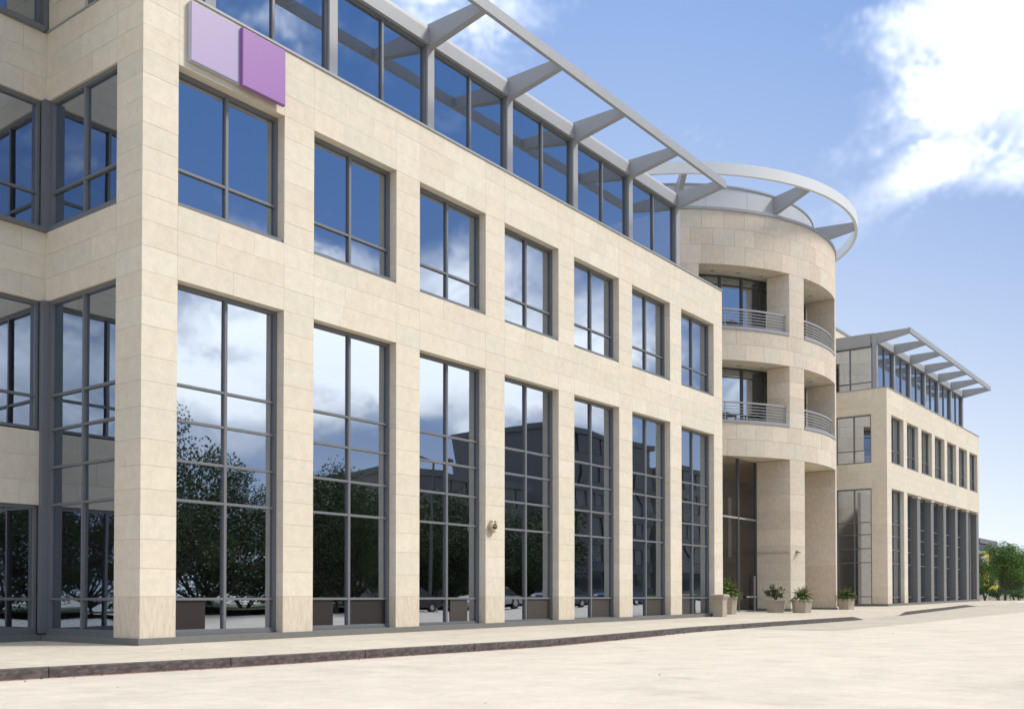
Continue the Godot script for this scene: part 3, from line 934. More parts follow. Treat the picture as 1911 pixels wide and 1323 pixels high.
func street() -> void:
	# one sheet of ground out to the horizon
	var g := st_new()
	var xs := [-600.0, -200.0, -60.0, -30.0, 0.0, 12.5, 25.0, 36.0, 47.0, 60.0, 72.0, 130.0, 300.0, 900.0]
	var zs := [-900.0, -60.0, 0.0, 24.0, 60.0, 900.0]
	for i in xs.size() - 1:
		for j in zs.size() - 1:
			var ya := gy(xs[i]) - 0.15
			var yb := gy(xs[i + 1]) - 0.15
			quad(g, Vector3(xs[i], ya, zs[j]), Vector3(xs[i + 1], yb, zs[j]), Vector3(xs[i + 1], yb, zs[j + 1]), Vector3(xs[i], ya, zs[j + 1]), Vector3.UP)
	var road := inst("road", g.commit(), M.road, self)
	road.set_meta("kind", "structure")
	# a greyer strip laid over the road further down the drive
	var pst := st_new()
	var px := [17.0, 25.0, 36.0, 47.0, 60.0, 72.0, 110.0]
	for i in px.size() - 1:
		var a: float = px[i]
		var b: float = px[i + 1]
		quad(pst, Vector3(a, gy(a) - 0.146, 3.0), Vector3(b, gy(b) - 0.146, 2.0), Vector3(b, gy(b) - 0.146, 7.2), Vector3(a, gy(a) - 0.146, 7.2), Vector3.UP)
	var pa := inst("road_patch", pst.commit(), M.patch, self)
	pa.set_meta("kind", "structure")
	# pavement slabs and kerb stones
	var walk := structure("pavement")
	var bed := st_new()
	var x := -30.0
	var L := 2.62
	var spots := []
	while x < 72.0:
		spots.append(x)
		x += L
	for i in spots.size() - 1:
		var a: float = spots[i]
		var b: float = spots[i + 1]
		quad(bed, Vector3(a, gy(a) - 0.12, -14), Vector3(b, gy(b) - 0.12, -14), Vector3(b, gy(b) - 0.12, kerb_z(b) - 0.2), Vector3(a, gy(a) - 0.12, kerb_z(a) - 0.2), Vector3.UP)
		var rows := [-12.0, -2.4, 0.45, 1.0]
		for r in 3:
			var st := st_new()
			var gap := 0.006
			var x0 := a + gap
			var x1 := b - gap
			var ka := kerb_z(x0)
			var kb := kerb_z(x1)
			var za: float = rows[r] + gap if r < 2 else 2.1 + gap
			var zb: float = rows[r + 1] - gap
			if r == 0: zb = -2.4 - gap
			if r == 1: za = -2.4 + gap; zb = 2.1 - gap
			var f0 := za; var f1 := za
			var e0 := zb; var e1 := zb
			if r == 2: e0 = ka - 0.03; e1 = kb - 0.03
			var y0 := gy(x0); var y1 := gy(x1)
			var ye0 := y0; var ye1 := y1
			if r == 2: ye0 = y0 - 0.15 + kerb_h(x0); ye1 = y1 - 0.15 + kerb_h(x1)
			for k in 4:
				var ua := lerpf(x0, x1, k / 4.0)
				var ub := lerpf(x0, x1, (k + 1) / 4.0)
				var sa := gy(ua); var sb := gy(ub)
				var ta := sa; var tb := sb
				var wa := zb; var wb := zb
				if r == 2:
					ta = sa - 0.15 + kerb_h(ua); tb = sb - 0.15 + kerb_h(ub)
					wa = kerb_z(ua) - 0.03; wb = kerb_z(ub) - 0.03
				quad(st, Vector3(ua, sa, za), Vector3(ub, sb, za), Vector3(ub, tb, wb), Vector3(ua, ta, wa), Vector3.UP)
			for s in [[Vector3(x0, y0, f0), Vector3(x0, ye0, e0), Vector3.LEFT], [Vector3(x1, y1, f1), Vector3(x1, ye1, e1), Vector3.RIGHT]]:
				quad(st, s[0], s[1], s[1] - Vector3(0, 0.1, 0), s[0] - Vector3(0, 0.1, 0), s[2])
			quad(st, Vector3(x0, y0, f0), Vector3(x1, y1, f1), Vector3(x1, y1 - 0.1, f1), Vector3(x0, y0 - 0.1, f0), Vector3.FORWARD)
			inst("paving_slab", st.commit(), M.slabs[rng.randi() % 4], walk)
	inst("slab_bed", bed.commit(), M.mortar, walk)
	var kerb := structure("kerb")
	for i in spots.size() - 1:
		var a: float = spots[i] + 0.008
		var b: float = spots[i + 1] - 0.008
		if a > 57.0: continue
		var st := st_new()
		var n := 4
		for k in n:
			var u := lerpf(a, b, float(k) / n)
			var v := lerpf(a, b, float(k + 1) / n)
			var jog := 0.0
			var pu := Vector3(u, gy(u) - 0.15 + kerb_h(u) - 0.003, kerb_z(u) + jog)
			var pv := Vector3(v, gy(v) - 0.15 + kerb_h(v) - 0.003, kerb_z(v) + jog)
			var bu := Vector3(u, gy(u) - 0.3, kerb_z(u) + 0.015)
			var bv := Vector3(v, gy(v) - 0.3, kerb_z(v) + 0.015)
			var back := Vector3(0, 0, -0.16)
			var ch := Vector3(0, -0.012, 0)
			var inn := Vector3(0, 0, -0.014)
			quad(st, pu + ch, pv + ch, bv, bu, Vector3.BACK)
			quad(st, pu + ch, pv + ch, pv + inn, pu + inn, (Vector3.BACK + Vector3.UP).normalized())
			quad(st, pu + inn, pv + inn, pv + back, pu + back, Vector3.UP)
			if k == 0: quad(st, pu + ch, bu, bu + back, pu + back + ch, Vector3.LEFT)
			if k == n - 1: quad(st, pv + ch, bv, bv + back, pv + back + ch, Vector3.RIGHT)
		inst("kerb_stone", st.commit(), M.kerb if not (a > 27.0 and a < 31.5) else M.kerb_bare, kerb)
	# faded red line along the gutter
	var rl := st_new()
	for i in 60:
		var u := -30.0 + i * 0.7
		var v := u + 0.7
		quad(rl, Vector3(u, gy(u) - 0.146, kerb_z(u) + 0.02), Vector3(v, gy(v) - 0.146, kerb_z(v) + 0.02), Vector3(v, gy(v) - 0.146, kerb_z(v) + 0.11), Vector3(u, gy(u) - 0.146, kerb_z(u) + 0.11), Vector3.UP)
	var line := inst("painted_line", rl.commit(), M.red_line, self)
	line.set_meta("kind", "structure")
	# dry leaves and grit in the gutter
	var lt := st_new()
	var lr := RandomNumberGenerator.new()
	lr.seed = 77
	for i in 420:
		var u := lr.randf_range(-5.0, 14.0)
		var p := Vector3(u, gy(u) - 0.138, kerb_z(u) + 0.03 + absf(lr.randfn(0, 0.10)))
		var s := lr.randf_range(0.006, 0.022)
		var t := lr.randf() * TAU
		var e1 := Vector3(cos(t), lr.randf() * 0.5, sin(t)) * s
		var e2 := Vector3(-sin(t), lr.randf() * 0.4, cos(t)) * s * 0.6
		quad(lt, p - e1 - e2, p + e1 - e2, p + e1 + e2, p - e1 + e2, Vector3.UP)
	for i in 90:
		var u := lr.randf_range(-9.0, 34.0)
		var zz := kerb_z(u) + lr.randf_range(-3.5, 9.0)
		var p := Vector3(u, gy(u) + (0.008 if zz < kerb_z(u) - 0.2 else -0.142), zz)
		var s := lr.randf_range(0.006, 0.02)
		var t := lr.randf() * TAU
		var e1 := Vector3(cos(t), 0.3, sin(t)) * s
		var e2 := Vector3(-sin(t), 0.1, cos(t)) * s * 0.6
		if zz > 0.3: quad(lt, p - e1 - e2, p + e1 - e2, p + e1 + e2, p - e1 + e2, Vector3.UP)
	var lo := inst("dry_leaves", lt.commit(), M.litter, self)
	lo.set_meta("kind", "stuff"); lo.set_meta("label", "dry leaf litter and grit lying in the gutter along the kerb"); lo.set_meta("category", "leaves")

# ------------------------------------------------------------------ small things
func signs() -> void:
	var data := [[0.97, 2.19, 11.44, 12.62, "pale lilac square sign panel on the limestone above the first window", M.sign_pale, M.sign_edge], [2.15, 3.28, 11.40, 12.60, "deep purple square sign panel beside the pale lilac one", M.sign_deep, M.sign_deep]]
	for d in data:
		var o := thing("wall_sign", d[4], "sign", Vector3(d[0], d[2], 0.02 if d[5] == M.sign_pale else 0.10))
		var w: float = d[1] - d[0]
		var h: float = d[3] - d[2]
		var st := st_new()
		add_box(st, Vector3(0, 0, 0.0), Vector3(w, h, 0.085))
		inst("return_edge", st.commit(), d[6], o)
		var fs := st_new()
		var b := 0.012
		quad(fs, Vector3(b, b, 0.10), Vector3(w - b, b, 0.10), Vector3(w - b, h - b, 0.10), Vector3(b, h - b, 0.10), Vector3.BACK)
		for e in [[Vector3(0, 0, 0.085), Vector3(w, 0, 0.085), Vector3(w - b, b, 0.10), Vector3(b, b, 0.10), Vector3(0, -1, 1)], [Vector3(0, h, 0.085), Vector3(w, h, 0.085), Vector3(w - b, h - b, 0.10), Vector3(b, h - b, 0.10), Vector3(0, 1, 1)], [Vector3(0, 0, 0.085), Vector3(0, h, 0.085), Vector3(b, h - b, 0.10), Vector3(b, b, 0.10), Vector3(-1, 0, 1)], [Vector3(w, 0, 0.085), Vector3(w, h, 0.085), Vector3(w - b, h - b, 0.10), Vector3(w - b, b, 0.10), Vector3(1, 0, 1)]]:
			quad(fs, e[0], e[1], e[2], e[3], e[4].normalized())
		inst("face", fs.commit(), d[5], o)
		for p in [Vector3(0.15, 0.15, -0.1), Vector3(w - 0.15, 0.15, -0.1), Vector3(0.15, h - 0.15, -0.1), Vector3(w - 0.15, h - 0.15, -0.1)]:
			bx("bracket", o, p - Vector3(0.03, 0.03, 0), p + Vector3(0.03, 0.03, 0.102), M.frame_dark)

func wall_light() -> void:
	var o := thing("wall_light", "small round brass wall fitting with a hood on a limestone column", "light", Vector3(10.62, 2.80, 0.006))
	var st := st_new()
	lathe(st, [Vector2(0.001, 0.0), Vector2(0.15, 0.0), Vector2(0.16, 0.03), Vector2(0.15, 0.10), Vector2(0.11, 0.14), Vector2(0.09, 0.13), Vector2(0.085, 0.08), Vector2(0.001, 0.07)], 24)
	var b := inst("housing", st.commit(), M.brass, o)
	b.rotation.x = PI / 2
	var hs := st_new()
	lathe(hs, [Vector2(0.09, 0.0), Vector2(0.10, 0.02), Vector2(0.09, 0.12), Vector2(0.07, 0.13), Vector2(0.06, 0.0)], 20)
	var h := inst("hood", hs.commit(), M.brass, o, Vector3(0.0, 0.10, 0))
	h.rotation.x = PI / 2
	var ls := st_new()
	lathe(ls, [Vector2(0.001, 0.0), Vector2(0.035, 0.0), Vector2(0.03, 0.05), Vector2(0.001, 0.06)], 14)
	var l := inst("lens", ls.commit(), M.black, o, Vector3(0, -0.01, 0.07))
	l.rotation.x = PI / 2

func planter(at: Vector3, sides: int, r_bottom: float, r_top: float, h: float, turn: float, label: String) -> void:
	var o := thing("planter", label, "planter", at, turn, "stone planters by the entrance")
	var st := st_new()
	var ring := func(r: float, y: float) -> Array:
		var out := []
		for i in sides: out.append(Vector3(cos(TAU * i / sides) * r, y, sin(TAU * i / sides) * r))
		return out
	var prof := [[r_bottom, 0.0], [r_top, h - 0.06], [r_top + 0.02, h - 0.06], [r_top + 0.02, h], [r_top - 0.06, h], [r_top - 0.08, h - 0.1]]
	for k in prof.size() - 1:
		var a: Array = ring.call(prof[k][0], prof[k][1])
		var b: Array = ring.call(prof[k + 1][0], prof[k + 1][1])
		for i in sides:
			var j := (i + 1) % sides
			var n: Vector3 = (a[j] - a[i]).cross(b[i] - a[i])
			if n.length() < 1e-8: n = Vector3.UP
			n = n.normalized()
			var mid: Vector3 = (a[i] + a[j]) / 2
			var want := Vector3(mid.x, 0, mid.z).normalized()
			if k == 1: want = Vector3.DOWN
			if k == 3: want = Vector3.UP
			if k == 4: want = -want
			if n.dot(want) < 0: n = -n
			quad(st, a[i], a[j], b[j], b[i], n)
	inst("pot", st.commit(), M.pot, o)
	var so := st_new()
	var c: Array = ring.call(r_top - 0.07, h - 0.07)
	for i in sides: tri(so, Vector3(0, h - 0.06, 0), c[i], c[(i + 1) % sides], Vector3.UP, Vector3.UP, Vector3.UP)
	inst("soil", so.commit(), M.soil, o)

func leaf_quad(st: SurfaceTool, p: Vector3, dir: Vector3, len_: float, wid: float, col: Color, r: RandomNumberGenerator) -> void:
	var s := dir.cross(Vector3(r.randf_range(-1, 1), r.randf_range(-1, 1), r.randf_range(-1, 1))).normalized() * wid
	var n := dir.cross(s).normalized()
	if n.y < 0: n = -n
	st.set_color(col)
	var tip := p + dir * len_
	var mid := p + dir * len_ * 0.5
	tri(st, p, mid + s, tip, n, n, n)
	tri(st, p, tip, mid - s, n, n, n)

func palm(called: String, at: Vector3, size: float, seed_: int, label: String, hue: Color) -> void:
	var o := thing(called, label, "plant", at)
	var r := RandomNumberGenerator.new()
	r.seed = seed_
	var stem := st_new()
	for k in 5:
		var t := TAU * k / 5
		tube(stem, Vector3(cos(t) * 0.05, 0, sin(t) * 0.05), Vector3(cos(t) * 0.1, size * 0.3, sin(t) * 0.1), 0.03, 0.018, 6)
	inst("stem", stem.commit(), M.bark, o)
	var st := st_new()
	for f in 90:
		var t := r.randf() * TAU
		var lean := r.randf_range(0.2, 1.35)
		var d := Vector3(cos(t) * lean, 1.0, sin(t) * lean).normalized()
		var p := Vector3(0, size * 0.12, 0)
		var L := size * r.randf_range(0.7, 1.0)
		var n := 10
		for k in n:
			var nd := (d + Vector3(0, -1.7 * k / n * lean, 0)).normalized()
			var q := p + nd * (L / n)
			var v := r.randf_range(0.6, 1.3)
			st.set_color(Color(hue.r * v, hue.g * v, hue.b * v))
			if k > 2:
				for sgn in [-1.0, 1.0]:
					var side: Vector3 = nd.cross(Vector3.UP).normalized() * sgn
					leaf_quad(st, p, (side + nd * 0.7 + Vector3(0, -0.2, 0)).normalized(), size * 0.22 * (1.1 - float(k) / n), size * 0.032, Color(hue.r * v, hue.g * v, hue.b * v), r)
			p = q
	inst("fronds", st.commit(), M.leaf, o)

func shrub(called: String, at: Vector3, w: float, h: float, seed_: int, label: String, n := 900, leaf := 0.06, hue := Color(0.05, 0.085, 0.022), group := "") -> Node3D:
	var o := thing(called, label, "shrub", at, 0.0, group)
	var r := RandomNumberGenerator.new()
	r.seed = seed_
	var stem := st_new()
	for k in 6:
		var t := TAU * k / 6 + r.randf()
		tube(stem, Vector3(0, 0, 0), Vector3(cos(t) * w * 0.5, h * 0.7, sin(t) * w * 0.5), 0.02 * h + 0.008, 0.006, 5)
	inst("stem", stem.commit(), M.bark, o)
	inst("foliage", crown_mesh(Vector3(0, h * 0.6, 0), Vector3(w, h * 0.45, w), 26, n, leaf, hue, r), M.leaf, o)
	return o

# many small leaves gathered in uneven clumps through the crown's volume
func crown_mesh(c: Vector3, e: Vector3, clumps: int, n: int, leaf: float, hue: Color, r: RandomNumberGenerator) -> ArrayMesh:
	var st := st_new()
	var cs := []
	for k in clumps:
		var d := Vector3(r.randfn(), r.randfn(), r.randfn()).normalized() * pow(r.randf(), 0.42)
		cs.append([c + d * e * r.randf_range(0.8, 1.04), r.randf_range(0.16, 0.36), r.randf_range(0.75, 1.25)])
	for i in n:
		var k: Array = cs[r.randi() % clumps]
		var d := Vector3(r.randfn(), r.randfn() * 0.8, r.randfn()).limit_length(1.45) * 0.6
		var p: Vector3 = k[0] + d * e * k[1]
		var dir := Vector3(r.randfn(), r.randfn() * 0.6, r.randfn()).normalized()
		var v: float = k[2] * r.randf_range(0.65, 1.35)
		var y := r.randf_range(0.85, 1.2)
		leaf_quad(st, p, dir, leaf * r.randf_range(0.7, 1.4), leaf * 0.34, Color(hue.r * v * y, hue.g * v, hue.b * v), r)
	return st.commit()

func tree(called: String, at: Vector3, h: float, w: float, seed_: int, label: String, n: int, leaf: float, hue: Color, group := "", low := 0.3, trunk_r := 0.16) -> Node3D:
	var o := thing(called, label, "tree", at, 0.0, group)
	var r := RandomNumberGenerator.new()
	r.seed = seed_
	var st := st_new()
	var p := Vector3.ZERO
	var fork := Vector3(r.randf_range(-0.1, 0.1), h * low * 1.15, r.randf_range(-0.1, 0.1))
	tube(st, p, fork * 0.5, trunk_r, trunk_r * 0.8, 10)
	tube(st, fork * 0.5, fork, trunk_r * 0.8, trunk_r * 0.65, 10)
	for k in 9:
		var t := TAU * k / 9 + r.randf() * 0.6
		var up := r.randf_range(0.3, 0.95)
		var mid := fork + Vector3(cos(t) * w * 0.3, (h - fork.y) * 0.25 * up, sin(t) * w * 0.3)
		var tip := fork + Vector3(cos(t) * w * 0.75 * (1.2 - up * 0.6), (h - fork.y) * 0.85 * up, sin(t) * w * 0.75 * (1.2 - up * 0.6))
		tube(st, fork, mid, trunk_r * 0.5, trunk_r * 0.3, 7)
		tube(st, mid, tip, trunk_r * 0.3, 0.015, 6)
		for b in 3:
			var q := mid.lerp(tip, r.randf_range(0.2, 0.9))
			tube(st, q, q + Vector3(r.randfn(), r.randf_range(0.1, 1), r.randfn()).normalized() * w * 0.35, trunk_r * 0.14, 0.008, 5)
	inst("trunk", st.commit(), M.bark, o)
	var e := Vector3(w, h * (1.0 - low) * 0.5, w)
	inst("crown", crown_mesh(Vector3(0, h * low + e.y, 0), e, 60, n, leaf, hue, r), M.leaf, o)
	return o

# another copy of a thing with its parts
func again(o: Node3D, called: String, at: Vector3, turn: float) -> Node3D:
	var c: Node3D = o.duplicate()
	c.name = numbered(called)
	add_child(c)
	c.position = at; c.rotation.y = turn
	return c

func bin_at_wall() -> void:
	var o := thing("litter_bin", "flared pale concrete litter bin at the end column of the office block", "bin", Vector3(24.05, gy(24.5), 0.36))
	var st := st_new()
	var prof := [[0.20, 0.0], [0.19, 0.42], [0.20, 0.62], [0.27, 0.76], [0.27, 0.82], [0.19, 0.84]]
	for k in prof.size() - 1:
		var r0: float = prof[k][0]
		var r1: float = prof[k + 1][0]
		var y0: float = prof[k][1]
		var y1: float = prof[k + 1][1]
		for s in 4:
			var b := Basis(Vector3.UP, s * PI / 2)
			var nrm := (b * Vector3(0, r0 - r1, y1 - y0)).normalized()
			quad(st, b * Vector3(-r0, y0, r0), b * Vector3(r0, y0, r0), b * Vector3(r1, y1, r1), b * Vector3(-r1, y1, r1), nrm)
	inst("body", st.commit(), M.pot, o)
	bx("lid", o, Vector3(-0.185, 0.81, -0.185), Vector3(0.185, 0.835, 0.185), M.frame_dark)

func tower_fittings() -> void:
	var o := thing("wall_sconce", "small dark wedge-shaped wall lamp on the tower's front pier", "light", TC + Vector3(-2.62, 2.9, 8.66))
	var st := st_new()
	var pts := [Vector3(-0.08, 0, 0), Vector3(0.08, 0, 0), Vector3(0.08, 0, 0.17), Vector3(-0.08, 0, 0.17)]
	quad(st, pts[0], pts[1], pts[2], pts[3], Vector3.DOWN)
	quad(st, Vector3(-0.08, 0.10, 0), Vector3(0.08, 0.10, 0), Vector3(0.08, 0.02, 0.17), Vector3(-0.08, 0.02, 0.17), Vector3(0, 1, 0.5).normalized())
	for s in [-1.0, 1.0]:
		quad(st, Vector3(0.08 * s, 0, 0), Vector3(0.08 * s, 0, 0.17), Vector3(0.08 * s, 0.02, 0.17), Vector3(0.08 * s, 0.10, 0), Vector3(s, 0, 0))
	quad(st, Vector3(-0.08, 0, 0.17), Vector3(0.08, 0, 0.17), Vector3(0.08, 0.02, 0.17), Vector3(-0.08, 0.02, 0.17), Vector3.BACK)
	inst("shade", st.commit(), M.frame, o)
	var p := thing("notice_plate", "narrow grey notice plate on the wall between the tower piers", "sign", TC + Vector3(-1.75, 1.35, 6.76))
	bx("plate", p, Vector3(0, 0, 0), Vector3(0.5, 0.98, 0.04), M.metal)
	bx("rim", p, Vector3(-0.02, 0.98, 0), Vector3(0.52, 1.03, 0.05), M.frame_dark)
	bx("rim", p, Vector3(-0.02, -0.05, 0), Vector3(0.52, 0.0, 0.05), M.frame_dark)
	# furniture on the balconies
	for y in [8.46, 12.61]:
		for a in ([-38.0, -28.0] if y < 9 else [-36.0]):
			var t := deg_to_rad(a)
			var q := thing("balcony_table", "low dark table on the tower's %s balcony behind its railing" % ("lower" if y < 9 else "upper"), "table", TC + Vector3(sin(t) * 8.05, y, cos(t) * 8.05), 0, "balcony tables")
			bx("table_top", q, Vector3(-0.5, 0.62, -0.25), Vector3(0.5, 0.66, 0.25), M.black)
			for lx in [-0.44, 0.44]:
				for lz in [-0.2, 0.2]:
					bx("leg", q, Vector3(lx - 0.02, 0, lz - 0.02), Vector3(lx + 0.02, 0.62, lz + 0.02), M.black)

# ------------------------------------------------------------------ across the street (mirrored in the glass)
func car(at: Vector3, turn: float, paint: Material, label: String) -> void:
	var o := thing("parked_car", label, "car", at, turn, "cars parked across the drive")
	var body := [Vector2(-2.2, 0.35), Vector2(-2.22, 0.62), Vector2(-2.1, 0.86), Vector2(-1.55, 0.95), Vector2(0.75, 0.95), Vector2(1.7, 0.84), Vector2(2.15, 0.7), Vector2(2.22, 0.45), Vector2(2.1, 0.28), Vector2(-2.1, 0.28)]
	var cabin := [Vector2(-1.75, 0.93), Vector2(-1.1, 1.38), Vector2(-0.5, 1.45), Vector2(0.15, 1.42), Vector2(1.0, 0.94)]
	for part in [["body", body, 0.88, 0.84, paint], ["cabin", cabin, 0.80, 0.62, M.far_glass]]:
		var st := st_new()
		var pts: Array = part[1]
		var mid := Vector2.ZERO
		for p in pts: mid += p
		mid /= pts.size()
		var ymax := 0.0
		for p in pts: ymax = maxf(ymax, p.y)
		var half := func(p: Vector2) -> float: return lerpf(part[2], part[3], clampf((p.y - 0.9) / 0.55, 0, 1)) if part[0] == "cabin" else part[2]
		for i in pts.size():
			var p: Vector2 = pts[i]
			var q: Vector2 = pts[(i + 1) % pts.size()]
			var e := (q - p).normalized()
			var n := Vector3(e.y, -e.x, 0)
			if Vector2(n.x, n.y).dot((p + q) / 2 - mid) < 0: n = -n
			var wp: float = half.call(p)
			var wq: float = half.call(q)
			quad(st, Vector3(p.x, p.y, -wp), Vector3(q.x, q.y, -wq), Vector3(q.x, q.y, wq), Vector3(p.x, p.y, wp), n)
			for s in [-1.0, 1.0]:
				tri(st, Vector3(p.x, p.y, wp * s), Vector3(q.x, q.y, wq * s), Vector3(mid.x, mid.y, half.call(mid) * s), Vector3(0, 0.2, s), Vector3(0, 0.2, s), Vector3(0, 0.2, s))
		inst(part[0], st.commit(), part[4], o)
	bx("roof_panel", o, Vector3(-1.05, 1.40, -0.60), Vector3(0.1, 1.47, 0.60), paint)
	for wx in [-1.35, 1.4]:
		for s in [-1.0, 1.0]:
			var w := sub("wheel", o, Vector3(wx, 0.31, 0.80 * s))
			var st := st_new()
			tube(st, Vector3(0, 0, -0.1), Vector3(0, 0, 0.1), 0.31, 0.31, 18)
			inst("tyre", st.commit(), M.tyre, w)
			var rs := st_new()
			tube(rs, Vector3(0, 0, -0.105), Vector3(0, 0, 0.105), 0.19, 0.19, 14)
			inst("rim", rs.commit(), M.chrome, w)
	for s in [-1.0, 1.0]:
		bx("headlight", o, Vector3(2.02, 0.6, s * 0.55 - 0.16), Vector3(2.235, 0.74, s * 0.55 + 0.16), M.lamp_lens)

func far_building(called: String, at: Vector3, w: float, h: float, d: float, floors: int, bays: int, wall: Material, label: String) -> void:
	var o := thing(called, label, "building", at)
	bx("wall", o, Vector3(0, 0, 0.3), Vector3(w, h, d), wall)
	bx("parapet", o, Vector3(-0.2, h, -0.1), Vector3(w + 0.2, h + 0.7, d), M.far_wall)
	var fh := h / floors
	var bw := w / bays
	for f in floors:
		bx("floor_band", o, Vector3(0, f * fh, 0), Vector3(w, f * fh + fh * 0.35, 0.3), wall)
		for b in bays:
			bx("window", o, Vector3(b * bw + bw * 0.12, f * fh + fh * 0.37, 0.12), Vector3(b * bw + bw * 0.88, f * fh + fh * 0.98, 0.28), M.far_glass)

func lamp_post(at: Vector3) -> void:
	var o := thing("street_lamp", "tall twin-headed lamp post across the drive mirrored in the windows", "lamp", at)
	var st := st_new()
	tube(st, Vector3.ZERO, Vector3(0, 8.4, 0), 0.09, 0.06, 12)
	inst("pole", st.commit(), M.far_wall, o)
	var b := st_new()
	lathe(b, [Vector2(0.25, 0), Vector2(0.25, 0.5), Vector2(0.12, 0.6)], 14)
	inst("base", b.commit(), M.kerb_bare, o)
	for s in [-1.0, 1.0]:
		var a := st_new()
		tube(a, Vector3(0, 8.3, 0), Vector3(0.75 * s, 8.45, 0), 0.035, 0.03, 8)
		inst("arm", a.commit(), M.far_wall, o)
		var h := st_new()
		add_box(h, Vector3(0.7 * s, 8.36, -0.2), Vector3(1.5 * s, 8.52, 0.2))
		inst("lamp_head", h.commit(), M.far_wall, o)

func across() -> void:
	var dark := Color(0.035, 0.055, 0.016)
	var spots := [
		[14.5, 22.5, 9.4, 4.0, 0], [21.5, 27.0, 8.6, 4.2, 1], [27.5, 23.5, 8.2, 3.4, 2], [34.0, 29.5, 9.6, 4.2, 3],
		[41.0, 31.0, 8.4, 4.0, 4], [48.5, 33.0, 9.0, 4.4, 5], [8.0, 27.0, 9.0, 4.2, 6], [56.5, 34.0, 8.6, 4.2, 7], [66.0, 36.0, 9.4, 4.6, 8],
		[1.0, 24.5, 9.0, 4.0, 9], [5.5, 20.8, 6.6, 2.8, 10], [18.0, 33.0, 9.0, 4.4, 11], [29.0, 36.0, 9.4, 4.6, 12], [38.5, 38.0, 9.4, 4.6, 13], [45.0, 40.0, 9.4, 4.6, 14], [53.0, 41.0, 9.4, 4.6, 15], [11.0, 35.0, 9.4, 4.6, 16], [61.0, 42.0, 9.4, 4.6, 17], [-14.0, 27.0, 8.6, 4.2, 18], [-21.0, 31.0, 9.4, 4.6, 19], [-28.0, 27.5, 9.0, 4.4, 20], [-36.0, 33.0, 9.4, 4.6, 21], [-7.0, 31.0, 8.8, 4.4, 22]]
	var tree_label := "broad leafy tree in the row across the drive, mirrored in the windows"
	var originals := []
	for i in spots.size():
		var s: Array = spots[i]
		var at := Vector3(s[0], gy(s[0]) - 0.1, s[1])
		if i < 5:
			originals.append(tree("street_tree", at, 9.0, 4.3, 100 + i, tree_label, 24000, 0.135, dark, "trees across the drive", 0.06, 0.2))
		else:
			again(originals[i % 5], "street_tree", at, i * 1.3)
		var last: Node3D = get_child(get_child_count() - 1)
		last.scale = Vector3(s[3] / 4.3, s[2] / 9.0, s[3] / 4.3)
	var shrubs := []
	for k in 21:
		var x := -38.0 + k * 5.4
		var at := Vector3(x, gy(x) - 0.15, 26.0 + (k % 3) * 2.2 + maxf(0.0, k - 6) * 0.75)
		if k < 3:
			shrubs.append(shrub("border_shrub", at, 3.4, 3.6, 500 + k, "tall dense shrub in the border below the trees across the drive", 9000, 0.13, Color(0.035, 0.055, 0.016), "shrubs across the drive"))
		else:
			again(shrubs[k % 3], "border_shrub", at, k * 2.1)
	# trees to the left of the building, mirrored in the panes of its recessed corner
	for s in [[-26.0, -9.0, 8.0, 3.2, 20], [-36.0, 4.0, 9.0, 3.6, 21], [-34.0, -16.0, 9.5, 4.0, 22]]:
		tree("corner_tree", Vector3(s[0], gy(s[0]) - 0.1, s[1]), s[2], s[3], 200 + int(s[4]), "leafy tree beside the recessed corner of the office block", 8000, 0.2, dark, "trees beside the recessed corner", 0.2, 0.18)
	var lawn := st_new()
	quad(lawn, Vector3(-30, 0.05, 24), Vector3(120, 0.9, 24), Vector3(120, 0.9, 60), Vector3(-30, 0.05, 60), Vector3.UP)
	var gl := inst("lawn", lawn.commit(), M.grass, self)
	gl.set_meta("kind", "structure")
	far_building("office_tower", Vector3(92, 0.5, 54), 26, 21.5, 16, 6, 9, M.far_wall, "dark office tower far across the drive mirrored in the far bays")
	far_building("low_block", Vector3(66, 0.5, 56), 24, 13.5, 14, 4, 8, M.far_wall_2, "brown mid-rise block across the drive behind the tree row")
	far_building("corner_block", Vector3(122, 0.5, 52), 40, 19.0, 16, 5, 12, M.far_wall_2, "long dark block at the far end across the drive")
	lamp_post(Vector3(31.4, gy(31) - 0.1, 20.0))
	var paints := [mat(lin(0.03, 0.03, 0.035), 0.15), mat(lin(0.42, 0.42, 0.43), 0.2, 0.3), mat(lin(0.10, 0.11, 0.13), 0.2, 0.4), mat(lin(0.05, 0.06, 0.10), 0.15)]
	var cl := ["black saloon car parked across the drive beside the lamp post", "silver saloon car parked across the drive beyond the black one", "dark grey saloon car parked across the drive beyond the silver one", "dark blue saloon car at the far end of the parked row"]
	for k in 4:
		var x: float = [29.6, 38.0, 46.5, 55.0][k]
		car(Vector3(x, gy(x) - 0.15, 20.6 + k * 0.5), PI + 0.06 * k, paints[k], cl[k])

